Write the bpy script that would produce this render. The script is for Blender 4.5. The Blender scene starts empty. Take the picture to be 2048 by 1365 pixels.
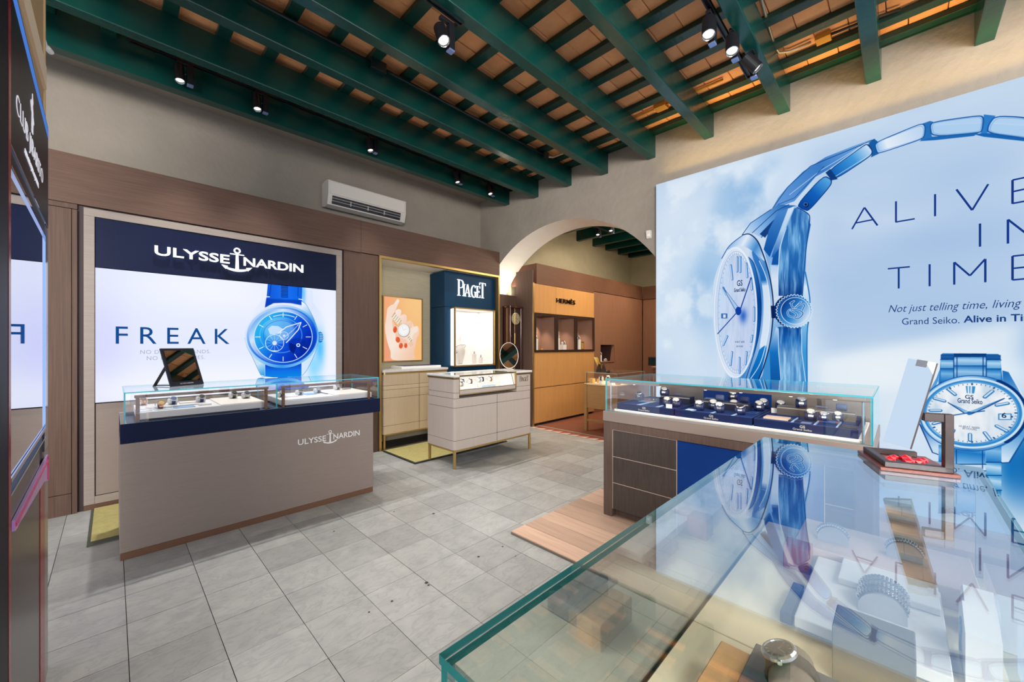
import bpy, bmesh, math, random
import numpy as np
from mathutils import Vector, Matrix
S = bpy.context.scene
COL = S.collection
rnd = random.Random(7)
# ------------------------------------------------------------------ camera
F, CX, CY, HC = 789.36, 1024.0, 690.69, 1.36
YAW = math.radians(44.65)
cY, sY = math.cos(YAW), math.sin(YAW)
cam = bpy.data.cameras.new('camera'); camo = bpy.data.objects.new('camera', cam); COL.objects.link(camo)
camo.location = (0, 0, HC); camo.rotation_euler = (math.pi/2, 0, YAW-math.pi/2)
cam.sensor_fit = 'HORIZONTAL'; cam.sensor_width = 36; cam.lens = F*36/2048
cam.shift_y = (CY-682.5)/2048; cam.clip_start = 0.02
S.camera = camo
# ------------------------------------------------------------------ world, lights, exposure
S.view_settings.view_transform = 'Standard'; S.view_settings.look = 'None'
S.view_settings.exposure = 0.0; S.view_settings.gamma = 1; S.view_settings.use_curve_mapping = False
W = bpy.data.worlds.new('world'); S.world = W; W.use_nodes = True
W.node_tree.nodes['Background'].inputs[0].default_value = (0.80, 0.86, 1.0, 1)
W.node_tree.nodes['Background'].inputs[1].default_value = 1.6
cy = S.cycles
cy.max_bounces = 10; cy.transparent_max_bounces = 24; cy.glossy_bounces = 6; cy.diffuse_bounces = 4
cy.caustics_reflective = False; cy.caustics_refractive = False; cy.sample_clamp_indirect = 4.0
cy.use_denoising = True

def aim(o, d):
    o.rotation_euler = Vector(d).to_track_quat('-Z', 'Y').to_euler()
def area(name, loc, d, sx, sy, e, col=(1, 1, 1), parent=None):
    l = bpy.data.lights.new(name, 'AREA'); l.shape = 'RECTANGLE'; l.size = sx; l.size_y = sy; l.energy = e; l.color = col
    o = bpy.data.objects.new(name, l); COL.objects.link(o)
    o.location = Vector(loc)-(wl(parent) if parent else Vector((0, 0, 0))); aim(o, d)
    if parent: o.parent = parent
    return o
def spot(name, loc, d, e, ang=70, blend=.5, col=(1, .93, .84), r=.03, parent=None):
    l = bpy.data.lights.new(name, 'SPOT'); l.energy = e; l.spot_size = math.radians(ang); l.spot_blend = blend
    l.color = col; l.shadow_soft_size = r
    o = bpy.data.objects.new(name, l); COL.objects.link(o)
    o.location = Vector(loc)-(wl(parent) if parent else Vector((0, 0, 0))); aim(o, d)
    if parent: o.parent = parent
    return o
def wl(p):
    v = Vector((0, 0, 0))
    while p: v += Vector(p.location); p = p.parent
    return v
# unseen area lamps added to fill the room, ceiling and hall with light
area('fill_lamp_front', (-2.2, -1.5, 3.5), (.7, .5, -.75), 3.6, 2.6, 260, (1, .95, .88))
area('fill_lamp_right', (2.6, -2.2, 3.5), (-.1, .55, -.8), 2.4, 1.6, 130, (1, .95, .88))
area('fill_uplight_rear', (-2.6, -2.9, 2.2), (.5, .55, .67), 3.0, 1.2, 700, (1, .95, .88))  # added uplight out of view, brightens the ceiling bricks
area('fill_lamp_hall', (6.6, 2.6, 3.5), (.0, .45, -.9), 1.8, 1.2, 100, (1, .85, .62))

# ------------------------------------------------------------------ geometry of the view (pixel of the photo -> point on a plane)
def ray(px, py):
    u = (px-CX)/F; v = (CY-py)/F
    return (u*sY+cY, -u*cY+sY, v)
def fl(px, py, z=0.0):
    d = ray(px, py); t = (z-HC)/d[2]; return (d[0]*t, d[1]*t, z)
def onx(px, py, x):
    d = ray(px, py); t = x/d[0]; return (x, d[1]*t, HC+d[2]*t)
def ony(px, py, y):
    d = ray(px, py); t = y/d[1]; return (d[0]*t, y, HC+d[2]*t)
# ------------------------------------------------------------------ materials
def lin(c):
    c = np.asarray(c, float)/255.0
    return tuple(np.where(c <= .04045, c/12.92, ((c+.055)/1.055)**2.4))
MATS = {}
def M(name, rgb, rough=.5, metal=0., rgb2=None, gs=(20, 20, 20), amt=.6, detail=4., bump=0., bs=60., rand=0., coat=0., spec=.5, vein=None, emit=0.):
    if name in MATS: return MATS[name]
    m = bpy.data.materials.new(name); MATS[name] = m; m.use_nodes = True
    n = m.node_tree.nodes; L = m.node_tree.links; b = n['Principled BSDF']
    c = lin(rgb); b.inputs['Base Color'].default_value = (*c, 1)
    b.inputs['Roughness'].default_value = rough; b.inputs['Metallic'].default_value = metal
    b.inputs['Specular IOR Level'].default_value = spec
    if coat: b.inputs['Coat Weight'].default_value = coat; b.inputs['Coat Roughness'].default_value = .08
    if emit: b.inputs['Emission Color'].default_value = (*c, 1); b.inputs['Emission Strength'].default_value = emit
    out = None
    if rgb2 is not None or bump or vein:
        g = n.new('ShaderNodeNewGeometry'); mp = n.new('ShaderNodeMapping'); L.new(g.outputs['Position'], mp.inputs[0])
        mp.inputs['Scale'].default_value = gs
    if rgb2 is not None:
        t = n.new('ShaderNodeTexNoise'); t.inputs['Scale'].default_value = 1; t.inputs['Detail'].default_value = detail; t.inputs['Roughness'].default_value = .6
        L.new(mp.outputs[0], t.inputs['Vector'])
        r = n.new('ShaderNodeValToRGB'); r.color_ramp.elements[0].position = .5-amt*.35; r.color_ramp.elements[1].position = .5+amt*.35
        r.color_ramp.elements[0].color = (*c, 1); r.color_ramp.elements[1].color = (*lin(rgb2), 1)
        L.new(t.outputs['Fac'], r.inputs[0]); out = r.outputs[0]
    if vein:
        vc, vs, va = vein
        t2 = n.new('ShaderNodeTexNoise'); t2.inputs['Scale'].default_value = vs; t2.inputs['Detail'].default_value = 6; t2.inputs['Distortion'].default_value = 1.2
        mp2 = n.new('ShaderNodeMapping'); mp2.inputs['Rotation'].default_value = (0, 0, .5); mp2.inputs['Scale'].default_value = (1, 2.4, 1)
        if rand:
            oi0 = n.new('ShaderNodeObjectInfo'); cx = n.new('ShaderNodeCombineXYZ'); mm = n.new('ShaderNodeMath'); mm.operation = 'MULTIPLY'; mm.inputs[1].default_value = 37
            L.new(oi0.outputs['Random'], mm.inputs[0]); L.new(mm.outputs[0], cx.inputs[0]); L.new(mm.outputs[0], cx.inputs[1]); L.new(cx.outputs[0], mp2.inputs['Location'])
        L.new(g.outputs['Position'], mp2.inputs[0]); L.new(mp2.outputs[0], t2.inputs['Vector'])
        r2 = n.new('ShaderNodeValToRGB'); e = r2.color_ramp.elements; e[0].position = .455; e[0].color = (0, 0, 0, 1); e[1].position = .5; e[1].color = (va, va, va, 1)
        e3 = e.new(.54); e3.color = (0, 0, 0, 1); L.new(t2.outputs['Fac'], r2.inputs[0])
        mx = n.new('ShaderNodeMix'); mx.data_type = 'RGBA'; L.new(r2.outputs[0], mx.inputs[0])
        if out: L.new(out, mx.inputs[6])
        else: mx.inputs[6].default_value = (*c, 1)
        mx.inputs[7].default_value = (*lin(vc), 1); out = mx.outputs[2]
    if rand:
        oi = n.new('ShaderNodeObjectInfo'); hs = n.new('ShaderNodeHueSaturation'); mr = n.new('ShaderNodeMapRange')
        L.new(oi.outputs['Random'], mr.inputs[0]); mr.inputs[3].default_value = 1-rand; mr.inputs[4].default_value = 1+rand; L.new(mr.outputs[0], hs.inputs['Value'])
        if out: L.new(out, hs.inputs['Color'])
        else: hs.inputs['Color'].default_value = (*c, 1)
        out = hs.outputs[0]
    if out: L.new(out, b.inputs['Base Color'])
    if bump:
        t3 = n.new('ShaderNodeTexNoise'); t3.inputs['Scale'].default_value = bs; t3.inputs['Detail'].default_value = 5
        L.new(g.outputs['Position'], t3.inputs['Vector']); bp = n.new('ShaderNodeBump'); bp.inputs['Strength'].default_value = bump; bp.inputs['Distance'].default_value = .02
        L.new(t3.outputs['Fac'], bp.inputs['Height']); L.new(bp.outputs[0], b.inputs['Normal'])
    return m
def glass(name, tint=(1, 1, 1), f0=.045, top=1.0, pw_=5., gcol=(1, 1, 1)):
    if name in MATS: return MATS[name]
    m = bpy.data.materials.new(name); MATS[name] = m; m.use_nodes = True
    n = m.node_tree.nodes; L = m.node_tree.links; n.clear()
    o = n.new('ShaderNodeOutputMaterial'); mx = n.new('ShaderNodeMixShader'); t = n.new('ShaderNodeBsdfTransparent'); g = n.new('ShaderNodeBsdfGlossy')
    t.inputs[0].default_value = (*tint, 1); g.inputs['Roughness'].default_value = 0; g.inputs['Color'].default_value = (*gcol, 1)
    lw = n.new('ShaderNodeLayerWeight'); lw.inputs[0].default_value = .5
    p = n.new('ShaderNodeMath'); p.operation = 'POWER'; p.inputs[1].default_value = pw_; L.new(lw.outputs['Facing'], p.inputs[0])
    ma = n.new('ShaderNodeMath'); ma.operation = 'MULTIPLY_ADD'; ma.inputs[1].default_value = top-f0; ma.inputs[2].default_value = f0; L.new(p.outputs[0], ma.inputs[0])
    L.new(ma.outputs[0], mx.inputs[0]); L.new(t.outputs[0], mx.inputs[1]); L.new(g.outputs[0], mx.inputs[2]); L.new(mx.outputs[0], o.inputs[0])
    return m
def gedge(name, rgb, tr=.35):
    if name in MATS: return MATS[name]
    m = bpy.data.materials.new(name); MATS[name] = m; m.use_nodes = True
    n = m.node_tree.nodes; L = m.node_tree.links; b = n['Principled BSDF']; o = n['Material Output']
    c = lin(rgb); b.inputs['Base Color'].default_value = (*c, 1); b.inputs['Roughness'].default_value = .15
    t = n.new('ShaderNodeBsdfTranslucent'); t.inputs[0].default_value = (*c, 1); mx = n.new('ShaderNodeMixShader'); mx.inputs[0].default_value = .5
    L.new(b.outputs[0], mx.inputs[1]); L.new(t.outputs[0], mx.inputs[2])
    tp = n.new('ShaderNodeBsdfTransparent'); tp.inputs[0].default_value = (*[min(1, x*1.3) for x in c], 1); m2 = n.new('ShaderNodeMixShader'); m2.inputs[0].default_value = tr
    L.new(mx.outputs[0], m2.inputs[1]); L.new(tp.outputs[0], m2.inputs[2]); L.new(m2.outputs[0], o.inputs[0])
    return m
def emis(name, rgb, st=1.):
    if name in MATS: return MATS[name]
    m = bpy.data.materials.new(name); MATS[name] = m; m.use_nodes = True
    n = m.node_tree.nodes; L = m.node_tree.links; n.clear()
    o = n.new('ShaderNodeOutputMaterial'); e = n.new('ShaderNodeEmission'); e.inputs[0].default_value = (*lin(rgb), 1); e.inputs[1].default_value = st
    L.new(e.outputs[0], o.inputs[0]); return m
# ------------------------------------------------------------------ object helpers
def tag(o, label=None, cat=None, group=None, kind=None):
    if label: o['label'] = label
    if cat: o['category'] = cat
    if group: o['group'] = group
    if kind: o['kind'] = kind
    return o
def thing(name, label, cat, loc=(0, 0, 0), group=None):
    o = bpy.data.objects.new(name, None); COL.objects.link(o); o.location = loc; o.empty_display_size = .05
    return tag(o, label, cat, group)
def mesh(name, verts, faces, mats, parent=None, mi=None, smooth=False, uv=None):
    off = wl(parent) if parent else Vector((0, 0, 0))
    me = bpy.data.meshes.new(name)
    me.from_pydata([tuple(Vector(v)-off) for v in verts], [], faces)
    if not isinstance(mats, (list, tuple)): mats = [mats]
    for m in mats: me.materials.append(m)
    if mi: me.polygons.foreach_set('material_index', mi)
    if smooth: me.polygons.foreach_set('use_smooth', [True]*len(faces))
    if uv:
        ul = me.uv_layers.new(name='UVMap')
        for p in me.polygons:
            for li in p.loop_indices: ul.data[li].uv = uv[me.loops[li].vertex_index]
    me.update()
    o = bpy.data.objects.new(name, me); COL.objects.link(o)
    if parent: o.parent = parent
    return o
BF = [(0, 3, 2, 1), (4, 5, 6, 7), (0, 1, 5, 4), (2, 3, 7, 6), (1, 2, 6, 5), (3, 0, 4, 7)]
def bv(x0, x1, y0, y1, z0, z1):
    x0, x1 = sorted((x0, x1)); y0, y1 = sorted((y0, y1)); z0, z1 = sorted((z0, z1))
    return [(x0, y0, z0), (x1, y0, z0), (x1, y1, z0), (x0, y1, z0), (x0, y0, z1), (x1, y0, z1), (x1, y1, z1), (x0, y1, z1)]
def bm_obj(name, bm, mats, parent, smooth=False):
    off = wl(parent) if parent else Vector((0, 0, 0))
    for v in bm.verts: v.co -= off
    me = bpy.data.meshes.new(name); bm.to_mesh(me); bm.free()
    if not isinstance(mats, (list, tuple)): mats = [mats]
    for m in mats: me.materials.append(m)
    if smooth: me.polygons.foreach_set('use_smooth', [True]*len(me.polygons))
    o = bpy.data.objects.new(name, me); COL.objects.link(o)
    if parent: o.parent = parent
    return o
def bm_add(bm, verts, faces, mi=0):
    vs = [bm.verts.new(v) for v in verts]
    for f in faces: bm.faces.new([vs[i] for i in f]).material_index = mi
    return vs
def box(name, x0, x1, y0, y1, z0, z1, mat, parent=None, bev=.002, seg=1):
    if not bev: return mesh(name, bv(x0, x1, y0, y1, z0, z1), BF, mat, parent)
    bm = bmesh.new(); bm_add(bm, bv(x0, x1, y0, y1, z0, z1), BF)
    bmesh.ops.bevel(bm, geom=bm.edges[:], offset=bev, segments=seg, affect='EDGES', profile=.5)
    return bm_obj(name, bm, mat, parent)
def boxes(name, L, mat, parent=None, bev=0.):
    bm = bmesh.new()
    for b in L: bm_add(bm, bv(*b), BF)
    if bev: bmesh.ops.bevel(bm, geom=bm.edges[:], offset=bev, segments=1, affect='EDGES')
    return bm_obj(name, bm, mat, parent)
def vbox(name, x0, x1, y0, y1, z0, z1, mat, r, parent=None, corners=(1, 1, 1, 1), seg=5):
    """box whose upright edges are rounded"""
    pts = []
    for (cx, cy_, a0, on) in ((x1, y1, 0, corners[2]), (x0, y1, 90, corners[3]), (x0, y0, 180, corners[0]), (x1, y0, 270, corners[1])):
        if not on: pts.append((cx, cy_)); continue
        ox = cx-r if cx == x1 else cx+r; oy = cy_-r if cy_ == y1 else cy_+r
        for k in range(seg+1):
            a = math.radians(a0+90*k/seg); pts.append((ox+r*math.cos(a), oy+r*math.sin(a)))
    return prism(name, pts, (0, 0, z0), (1, 0, 0), (0, 1, 0), z1-z0, mat, parent)
def prism(name, pts, O, U, V, d, mat, parent=None, smooth=False):
    O, U, V = Vector(O), Vector(U), Vector(V); N = U.cross(V).normalized()*d; n = len(pts)
    vs = [O+U*a+V*b for a, b in pts]+[O+U*a+V*b+N for a, b in pts]
    fs = [tuple(range(n-1, -1, -1)), tuple(range(n, 2*n))]+[(i, (i+1) % n, n+(i+1) % n, n+i) for i in range(n)]
    return mesh(name, vs, fs, mat, parent)
def frame_of(d):
    d = Vector(d).normalized(); a = Vector((0, 0, 1)) if abs(d.z) < .9 else Vector((1, 0, 0))
    u = d.cross(a).normalized(); return u, d.cross(u).normalized(), d
def revo(bm, p0, d, prof, n=20, mi=0):
    """lathe: prof = [(r, t)] along d from p0"""
    p0 = Vector(p0); u, v, d = frame_of(d); rings = []
    for r, t in prof:
        if r < 1e-6: rings.append([bm.verts.new(p0+d*t)])
        else: rings.append([bm.verts.new(p0+d*t+(u*math.cos(2*math.pi*k/n)+v*math.sin(2*math.pi*k/n))*r) for k in range(n)])
    for a, b in zip(rings, rings[1:]):
        for k in range(n):
            k2 = (k+1) % n
            if len(a) == 1 and len(b) == 1: continue
            if len(a) == 1: f = [a[0], b[k], b[k2]]
            elif len(b) == 1: f = [a[k], b[0], a[k2]]
            else: f = [a[k], b[k], b[k2], a[k2]]
            bm.faces.new(f).material_index = mi
def lathe(name, p0, d, prof, mat, parent=None, n=20, smooth=False):
    bm = bmesh.new(); revo(bm, p0, d, prof, n); bmesh.ops.recalc_face_normals(bm, faces=bm.faces[:])
    return bm_obj(name, bm, mat, parent, smooth)
def rod(name, p0, p1, r, mat, parent=None, n=12):
    p0, p1 = Vector(p0), Vector(p1); l = (p1-p0).length
    return lathe(name, p0, p1-p0, [(0, 0), (r, 0), (r, l), (0, l)], mat, parent, n)
def tube(name, pts, r, mat, parent=None, n=10):
    pts = [Vector(p) for p in pts]; bm = bmesh.new(); prev = None
    for i, p in enumerate(pts):
        d = (pts[min(i+1, len(pts)-1)]-pts[max(i-1, 0)]); u, v, d = frame_of(d)
        ring = [bm.verts.new(p+(u*math.cos(2*math.pi*k/n)+v*math.sin(2*math.pi*k/n))*r) for k in range(n)]
        if prev:
            # align start index to the nearest vertex of the previous ring
            j = min(range(n), key=lambda q: (ring[q].co-prev[0].co).length); ring = ring[j:]+ring[:j]
            for k in range(n): bm.faces.new([prev[k], prev[(k+1) % n], ring[(k+1) % n], ring[k]])
        prev = ring
    bmesh.ops.holes_fill(bm, edges=[e for e in bm.edges if e.is_boundary]); bmesh.ops.recalc_face_normals(bm, faces=bm.faces[:])
    return bm_obj(name, bm, mat, parent, True)
def pane(name, x0, x1, y0, y1, z0, z1, g, e, parent):
    """glass sheet: large faces clear, the four thin faces the green of the edge"""
    s = [abs(x1-x0), abs(y1-y0), abs(z1-z0)]; ax = s.index(min(s))
    big = {0: (4, 5), 1: (2, 3), 2: (0, 1)}[ax]
    return mesh(name, bv(x0, x1, y0, y1, z0, z1), BF, [g, e], parent, [0 if i in big else 1 for i in range(6)])
def rect_frame(name, O, U, V, w, h, t, d, mat, parent, tb=None):
    """picture frame: outer w x h, border t, depth d along U x V"""
    O, U, V = Vector(O), Vector(U), Vector(V); N = U.cross(V).normalized()*d
    o = [(0, 0), (w, 0), (w, h), (0, h)]; b = tb or t
    i = [(t, b), (w-t, b), (w-t, h-t), (t, h-t)]
    vs = [O+U*a+V*c for a, c in o+i]; vs += [v+N for v in vs]
    fs = []
    for k in range(4):
        j = (k+1) % 4
        fs += [(8+k, 8+j, 12+j, 12+k), (k, 4+k, 4+j, j), (k, j, 8+j, 8+k), (4+k, 12+k, 12+j, 4+j)]
    return mesh(name, vs, fs, mat, parent)
TXT = {}
def text(name, s, O, U, V, w, h, mat, parent, depth=.002, bold=0., shear=0., sp=1., fit=True):
    """lettering fitted into w x h on the plane O,U,V"""
    key = (s, round(bold, 4), shear, sp)
    if key not in TXT:
        cu = bpy.data.curves.new('t', 'FONT'); cu.body = s; cu.size = 1; cu.extrude = .5; cu.offset = bold; cu.shear = shear; cu.space_character = sp; cu.resolution_u = 4
        o = bpy.data.objects.new('t', cu); COL.objects.link(o); bpy.context.view_layer.update()
        me = bpy.data.meshes.new_from_object(o.evaluated_get(bpy.context.evaluated_depsgraph_get()))
        a = np.empty(len(me.vertices)*3); me.vertices.foreach_get('co', a); a = a.reshape(-1, 3)
        TXT[key] = (a, [tuple(p.vertices) for p in me.polygons])
        bpy.data.objects.remove(o); bpy.data.curves.remove(cu); bpy.data.meshes.remove(me)
    a, fs = TXT[key]; O, U, V = Vector(O), Vector(U).normalized(), Vector(V).normalized(); N = U.cross(V)
    lo, hi = a.min(0), a.max(0); sx = w/(hi[0]-lo[0]); sz = h/(hi[1]-lo[1]) if h else sx
    vs = [O+U*float((p[0]-lo[0])*sx)+V*float((p[1]-lo[1])*sz)+N*float((p[2]+.5)*depth) for p in a]
    if h and h > .045 and len(s) > 1:
        par = list(range(len(vs)))
        def find(i):
            while par[i] != i: par[i] = par[par[i]]; i = par[i]
            return i
        for f in fs:
            for i in f[1:]: par[find(i)] = find(f[0])
        rng = {}
        for i, p in enumerate(a): r = find(i); q = rng.setdefault(r, [9e9, -9e9]); q[0] = min(q[0], p[0]); q[1] = max(q[1], p[0])
        groups = []
        for r, (x0, x1) in sorted(rng.items(), key=lambda k: k[1][0]):
            if groups and x0 < groups[-1][1]-.35*(min(x1, groups[-1][1])-x0+1e-9) and x0 < groups[-1][1]-.02: groups[-1][0].add(r); groups[-1][1] = max(groups[-1][1], x1)
            else: groups.append([{r}, x1])
        o = None
        for gset, _ in groups:
            idx = [i for i in range(len(vs)) if find(i) in gset]; mp = {i: k for k, i in enumerate(idx)}
            o = mesh('letter', [vs[i] for i in idx], [tuple(mp[i] for i in f) for f in fs if f[0] in mp], mat, parent)
        return o
    return mesh(name, vs, fs, mat, parent)
def strokes(name, L, O, U, V, th, mat, parent, depth=.002):
    """lettering made of straight bars; L = list of ((x,y),(x,y)[,w])"""
    O, U, V = Vector(O), Vector(U), Vector(V); N = U.cross(V).normalized()*depth; vs, fs = [], []
    for s in L:
        a, b = Vector(s[0]), Vector(s[1]); w = s[2] if len(s) > 2 else th; d = (b-a).normalized()*.5*w; p = Vector((-d.y, d.x)); k = len(vs)
        if len(s) > 3: q = Vector((-d.y, d.x))*s[3]/w
        else: q = p
        for c in (a-p, b-q, b+q, a+p): vs.append(O+U*c.x+V*c.y)
        for c in range(4): vs.append(vs[k+c]+N*(1+.003*(k//8)))
        fs += [tuple(k+i for i in f) for f in ((3, 2, 1, 0), (4, 5, 6, 7), (0, 1, 5, 4), (1, 2, 6, 5), (2, 3, 7, 6), (3, 0, 4, 7))]
    return mesh(name, vs, fs, mat, parent)
def arc(cx, cy_, r, a0, a1, n=10, ry=None):
    return [(cx+r*math.cos(math.radians(a0+(a1-a0)*k/n)), cy_+(ry or r)*math.sin(math.radians(a0+(a1-a0)*k/n))) for k in range(n+1)]
def poly_bars(pts, w, w2=None):
    n = len(pts)-1
    if w2 is None: return [(pts[i], pts[i+1], w) for i in range(n)]
    f = lambda t: w+(w2-w)*math.sin(math.pi*t)
    return [(pts[i], pts[i+1], f(i/n), f((i+1)/n)) for i in range(n)]
# ------------------------------------------------------------------ palette
plaster = M('plaster', (158, 149, 137), .9, rgb2=(140, 132, 121), gs=(1.6, 1.6, 1.6), amt=.8, bump=.35, bs=14)
plaster_b = M('plaster_cream', (176, 164, 136), .9, rgb2=(158, 148, 125), gs=(1.5, 1.5, 1.5), amt=.8, bump=.4, bs=12)
white_pl = M('soffit_plaster', (242, 238, 230), .9, rgb2=(234, 229, 219), gs=(2, 2, 2), bump=.1, bs=14)
wood_h = M('wood_panel_horizontal', (110, 85, 72), .55, rgb2=(84, 62, 53), gs=(3, 3, 130), amt=.8, spec=.3)
wood_v = M('wood_panel_upright', (103, 79, 67), .55, rgb2=(78, 58, 49), gs=(110, 110, 2.5), amt=.8, spec=.3)
wood_r2 = M('wood_hall', (142, 102, 80), .55, rgb2=(120, 82, 62), gs=(90, 90, 2.5), amt=.8, spec=.3)
wood_r2h = M('wood_hall_header', (112, 76, 58), .55, rgb2=(92, 62, 47), gs=(3, 3, 110), amt=.8, spec=.3)
oak = M('oak', (198, 148, 92), .5, rgb2=(178, 126, 72), gs=(70, 70, 1.6), amt=.9, spec=.3)
oak_h = M('oak_lying', (172, 132, 84), .5, rgb2=(138, 102, 62), gs=(4, 4, 150), amt=.9, spec=.3)
marble = M('floor_marble', (178, 178, 174), .34, rgb2=(140, 142, 142), gs=(8, 8, 8), amt=1.1, detail=7., rand=.14, vein=((122, 125, 130), 6., .34), bump=.05, bs=30)
grout = M('grout', (74, 70, 64), .9)
terra = M('terracotta_floor', (140, 84, 62), .6, rgb2=(116, 68, 50), gs=(6, 6, 6), amt=.9, spec=.3)
plank = M('oak_plank', (196, 166, 146), .5, rgb2=(172, 140, 120), gs=(40, 2.5, 10), amt=.9, rand=.24, spec=.3)
green = M('green_beam', (11, 70, 62), .24, rgb2=(8, 52, 49), gs=(3, 6, 6), amt=.8, bump=.10, bs=16, spec=.42)
green_n = M('green_batten', (10, 66, 54), .36, rgb2=(7, 48, 42), gs=(5, 5, 5), amt=.8, bump=.2, bs=24)
brick = M('ceiling_brick', (250, 186, 132), .85, rgb2=(230, 158, 104), gs=(5, 5, 5), amt=.9, rand=.13, bump=.5, bs=22)
brick_s = M('ceiling_bed', (60, 38, 26), .9)
brass = M('brass', (198, 164, 104), .34, metal=.85, spec=.5)
brass_d = M('brass_dark', (150, 122, 78), .4, metal=.8)
taupe = M('taupe_lacquer', (150, 136, 128), .45, rgb2=(138, 124, 117), gs=(4, 4, 160), amt=.9, spec=.35)
frame_g = M('grey_oak_frame', (160, 149, 140), .5, rgb2=(146, 134, 126), gs=(5, 5, 90), amt=.8, spec=.3)
navy = M('navy_lacquer', (10, 22, 56), .5, spec=.18)
navy_d = M('navy_leather', (22, 38, 88), .45, bump=.1, bs=400)
blue_fab = M('blue_felt', (16, 58, 132), .9, spec=.15, bump=.2, bs=300)
walnut = M('walnut_rail', (122, 84, 62), .45, rgb2=(98, 64, 46), gs=(60, 60, 60), amt=.7)
white = M('white_lacquer', (232, 231, 230), .4)
offw = M('warm_white', (238, 232, 222), .5)
cream = M('cream_deck', (226, 214, 184), .5)
greywood = M('grey_walnut', (84, 74, 70), .5, rgb2=(62, 54, 51), gs=(90, 90, 6), amt=1., spec=.3)
leg_w = M('brown_veneer', (104, 86, 78), .5, rgb2=(84, 68, 61), gs=(80, 80, 5), amt=.9, spec=.3)
decks = M('bronze_grey', (146, 132, 124), .42, metal=.25)
piag = M('limed_oak', (188, 176, 167), .5, rgb2=(176, 163, 155), gs=(150, 150, 4), amt=.9, spec=.35)
piag_b = M('limed_oak_warm', (206, 186, 158), .5, rgb2=(194, 172, 144), gs=(150, 150, 4), amt=.9, spec=.35)
stone = M('white_marble', (222, 220, 216), .2, rgb2=(206, 205, 203), gs=(6, 6, 6), amt=.7)
cloth = M('grasscloth', (196, 186, 160), .9, rgb2=(176, 166, 142), gs=(6, 6, 110), amt=.9, spec=.1)
tower_b = M('petrol_blue', (7, 54, 84), .5, spec=.2)
black = M('black_metal', (18, 19, 25), .42)
blackg = M('black_gloss', (10, 12, 20), .06, spec=.9)
steel = M('steel', (200, 203, 208), .22, metal=1.)
steel_b = M('brushed_steel', (168, 158, 150), .34, metal=.9)
mirror = M('mirror', (236, 240, 242), .0, metal=1.)
darkw = M('dark_wood', (52, 36, 38), .4, rgb2=(40, 27, 28), gs=(40, 40, 40))
mahog = M('mahogany', (122, 60, 44), .35, rgb2=(98, 44, 32), gs=(6, 90, 60))
clockw = M('clock_case', (70, 32, 26), .3, rgb2=(52, 23, 19), gs=(50, 50, 4), coat=.4)
mat_g = M('rubber_mat', (70, 72, 62), .8)
mat_y = M('olive_mat', (176, 166, 110), .95, rgb2=(160, 150, 98), gs=(30, 30, 30), spec=.1)
plast = M('ac_plastic', (214, 208, 200), .4)
dark = M('dark_void', (16, 16, 20), .8)
slate = M('slate', (72, 76, 88), .5)
taupe_l = M('taupe_leather', (116, 104, 94), .6, bump=.1, bs=300)
gl = glass('clear_glass'); gl_t = glass('table_glass', (.97, .995, .99), .04, 1., 2.4, (.84, .92, 1.)); acr = glass('acrylic', (.93, .97, 1), .06)
ge_c = gedge('glass_edge_cyan', (105, 222, 238), .2); ge_t = gedge('glass_edge_teal', (50, 122, 124), .3); ge_w = gedge('glass_edge_pale', (190, 215, 210), .5)  # brighter cyan copy holds the glow of lit edges in its colour
glow = emis('letter_glow', (255, 255, 255), 1.6); lens = emis('lamp_lens', (255, 250, 240), 4.)
YA, XB = 4.755, 4.517
X_, Y_, Z_ = (1, 0, 0), (0, 1, 0), (0, 0, 1)
# ------------------------------------------------------------------ floor
T = .3048
floor = tag(mesh('floor', bv(-3.6, 5.0, -3.6, 5.3, -.05, -.008), BF, grout), kind='structure')
tv = bv(.0015, T-.0015, .0015, T-.0015, -.012, 0); tme = None
def tile_at(x, y, nm='tile'):
    global tme
    if tme is None:
        o = mesh(nm, tv, BF, marble); tme = o.data
    else:
        o = bpy.data.objects.new(nm, tme); COL.objects.link(o)
    o.location = (x, y, rnd.uniform(-.0006, .0006)); o.parent = floor
x0t, y0t = .049-3*T, 2.99-10*T
rest = []
for i in range(0, 19):
    for j in range(0, 19):
        x, y = x0t+i*T, y0t+j*T
        if x > 4.93 or y > 4.75: continue
        if x > 2.05 and y < 1.69: continue
        d = (x+T)*cY+(y+T)*sY; r = (x+T)*sY-y*cY
        if d < .9 or y < .45 or (x-1.2) > 3*(y+.2) : rest.append((x, y)); continue
        tile_at(x, y)
for i in range(-9, 19):
    for j in range(-12, 19):
        x, y = x0t+i*T, y0t+j*T
        if (i < 0 or j < 0) and x < 1.75 and y < 4.6: rest.append((x, y))
ro = boxes('rest_of_the_tiles', [(x+.0015, x+T-.0015, y+.0015, y+T-.0015, -.012, 0) for x, y in rest], marble, floor); ro['kind'] = 'stuff'
chip = M('floor_chip', (52, 48, 44), .8)
for px, py, r in ((853, 1166, .011), (857, 1171, .007), (957, 1114, .009), (1005, 1094, .007), (788, 1024, .007), (867, 1028, .012), (668, 1063, .006), (784, 1203, .007), (1031, 1113, .005), (738, 1225, .006)):
    q = fl(px, py, .0009); lathe('chip', q, (0, 0, 1), [(r, 0), (r*.7, .0004), (0, .0006)], chip, floor, 7)
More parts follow.
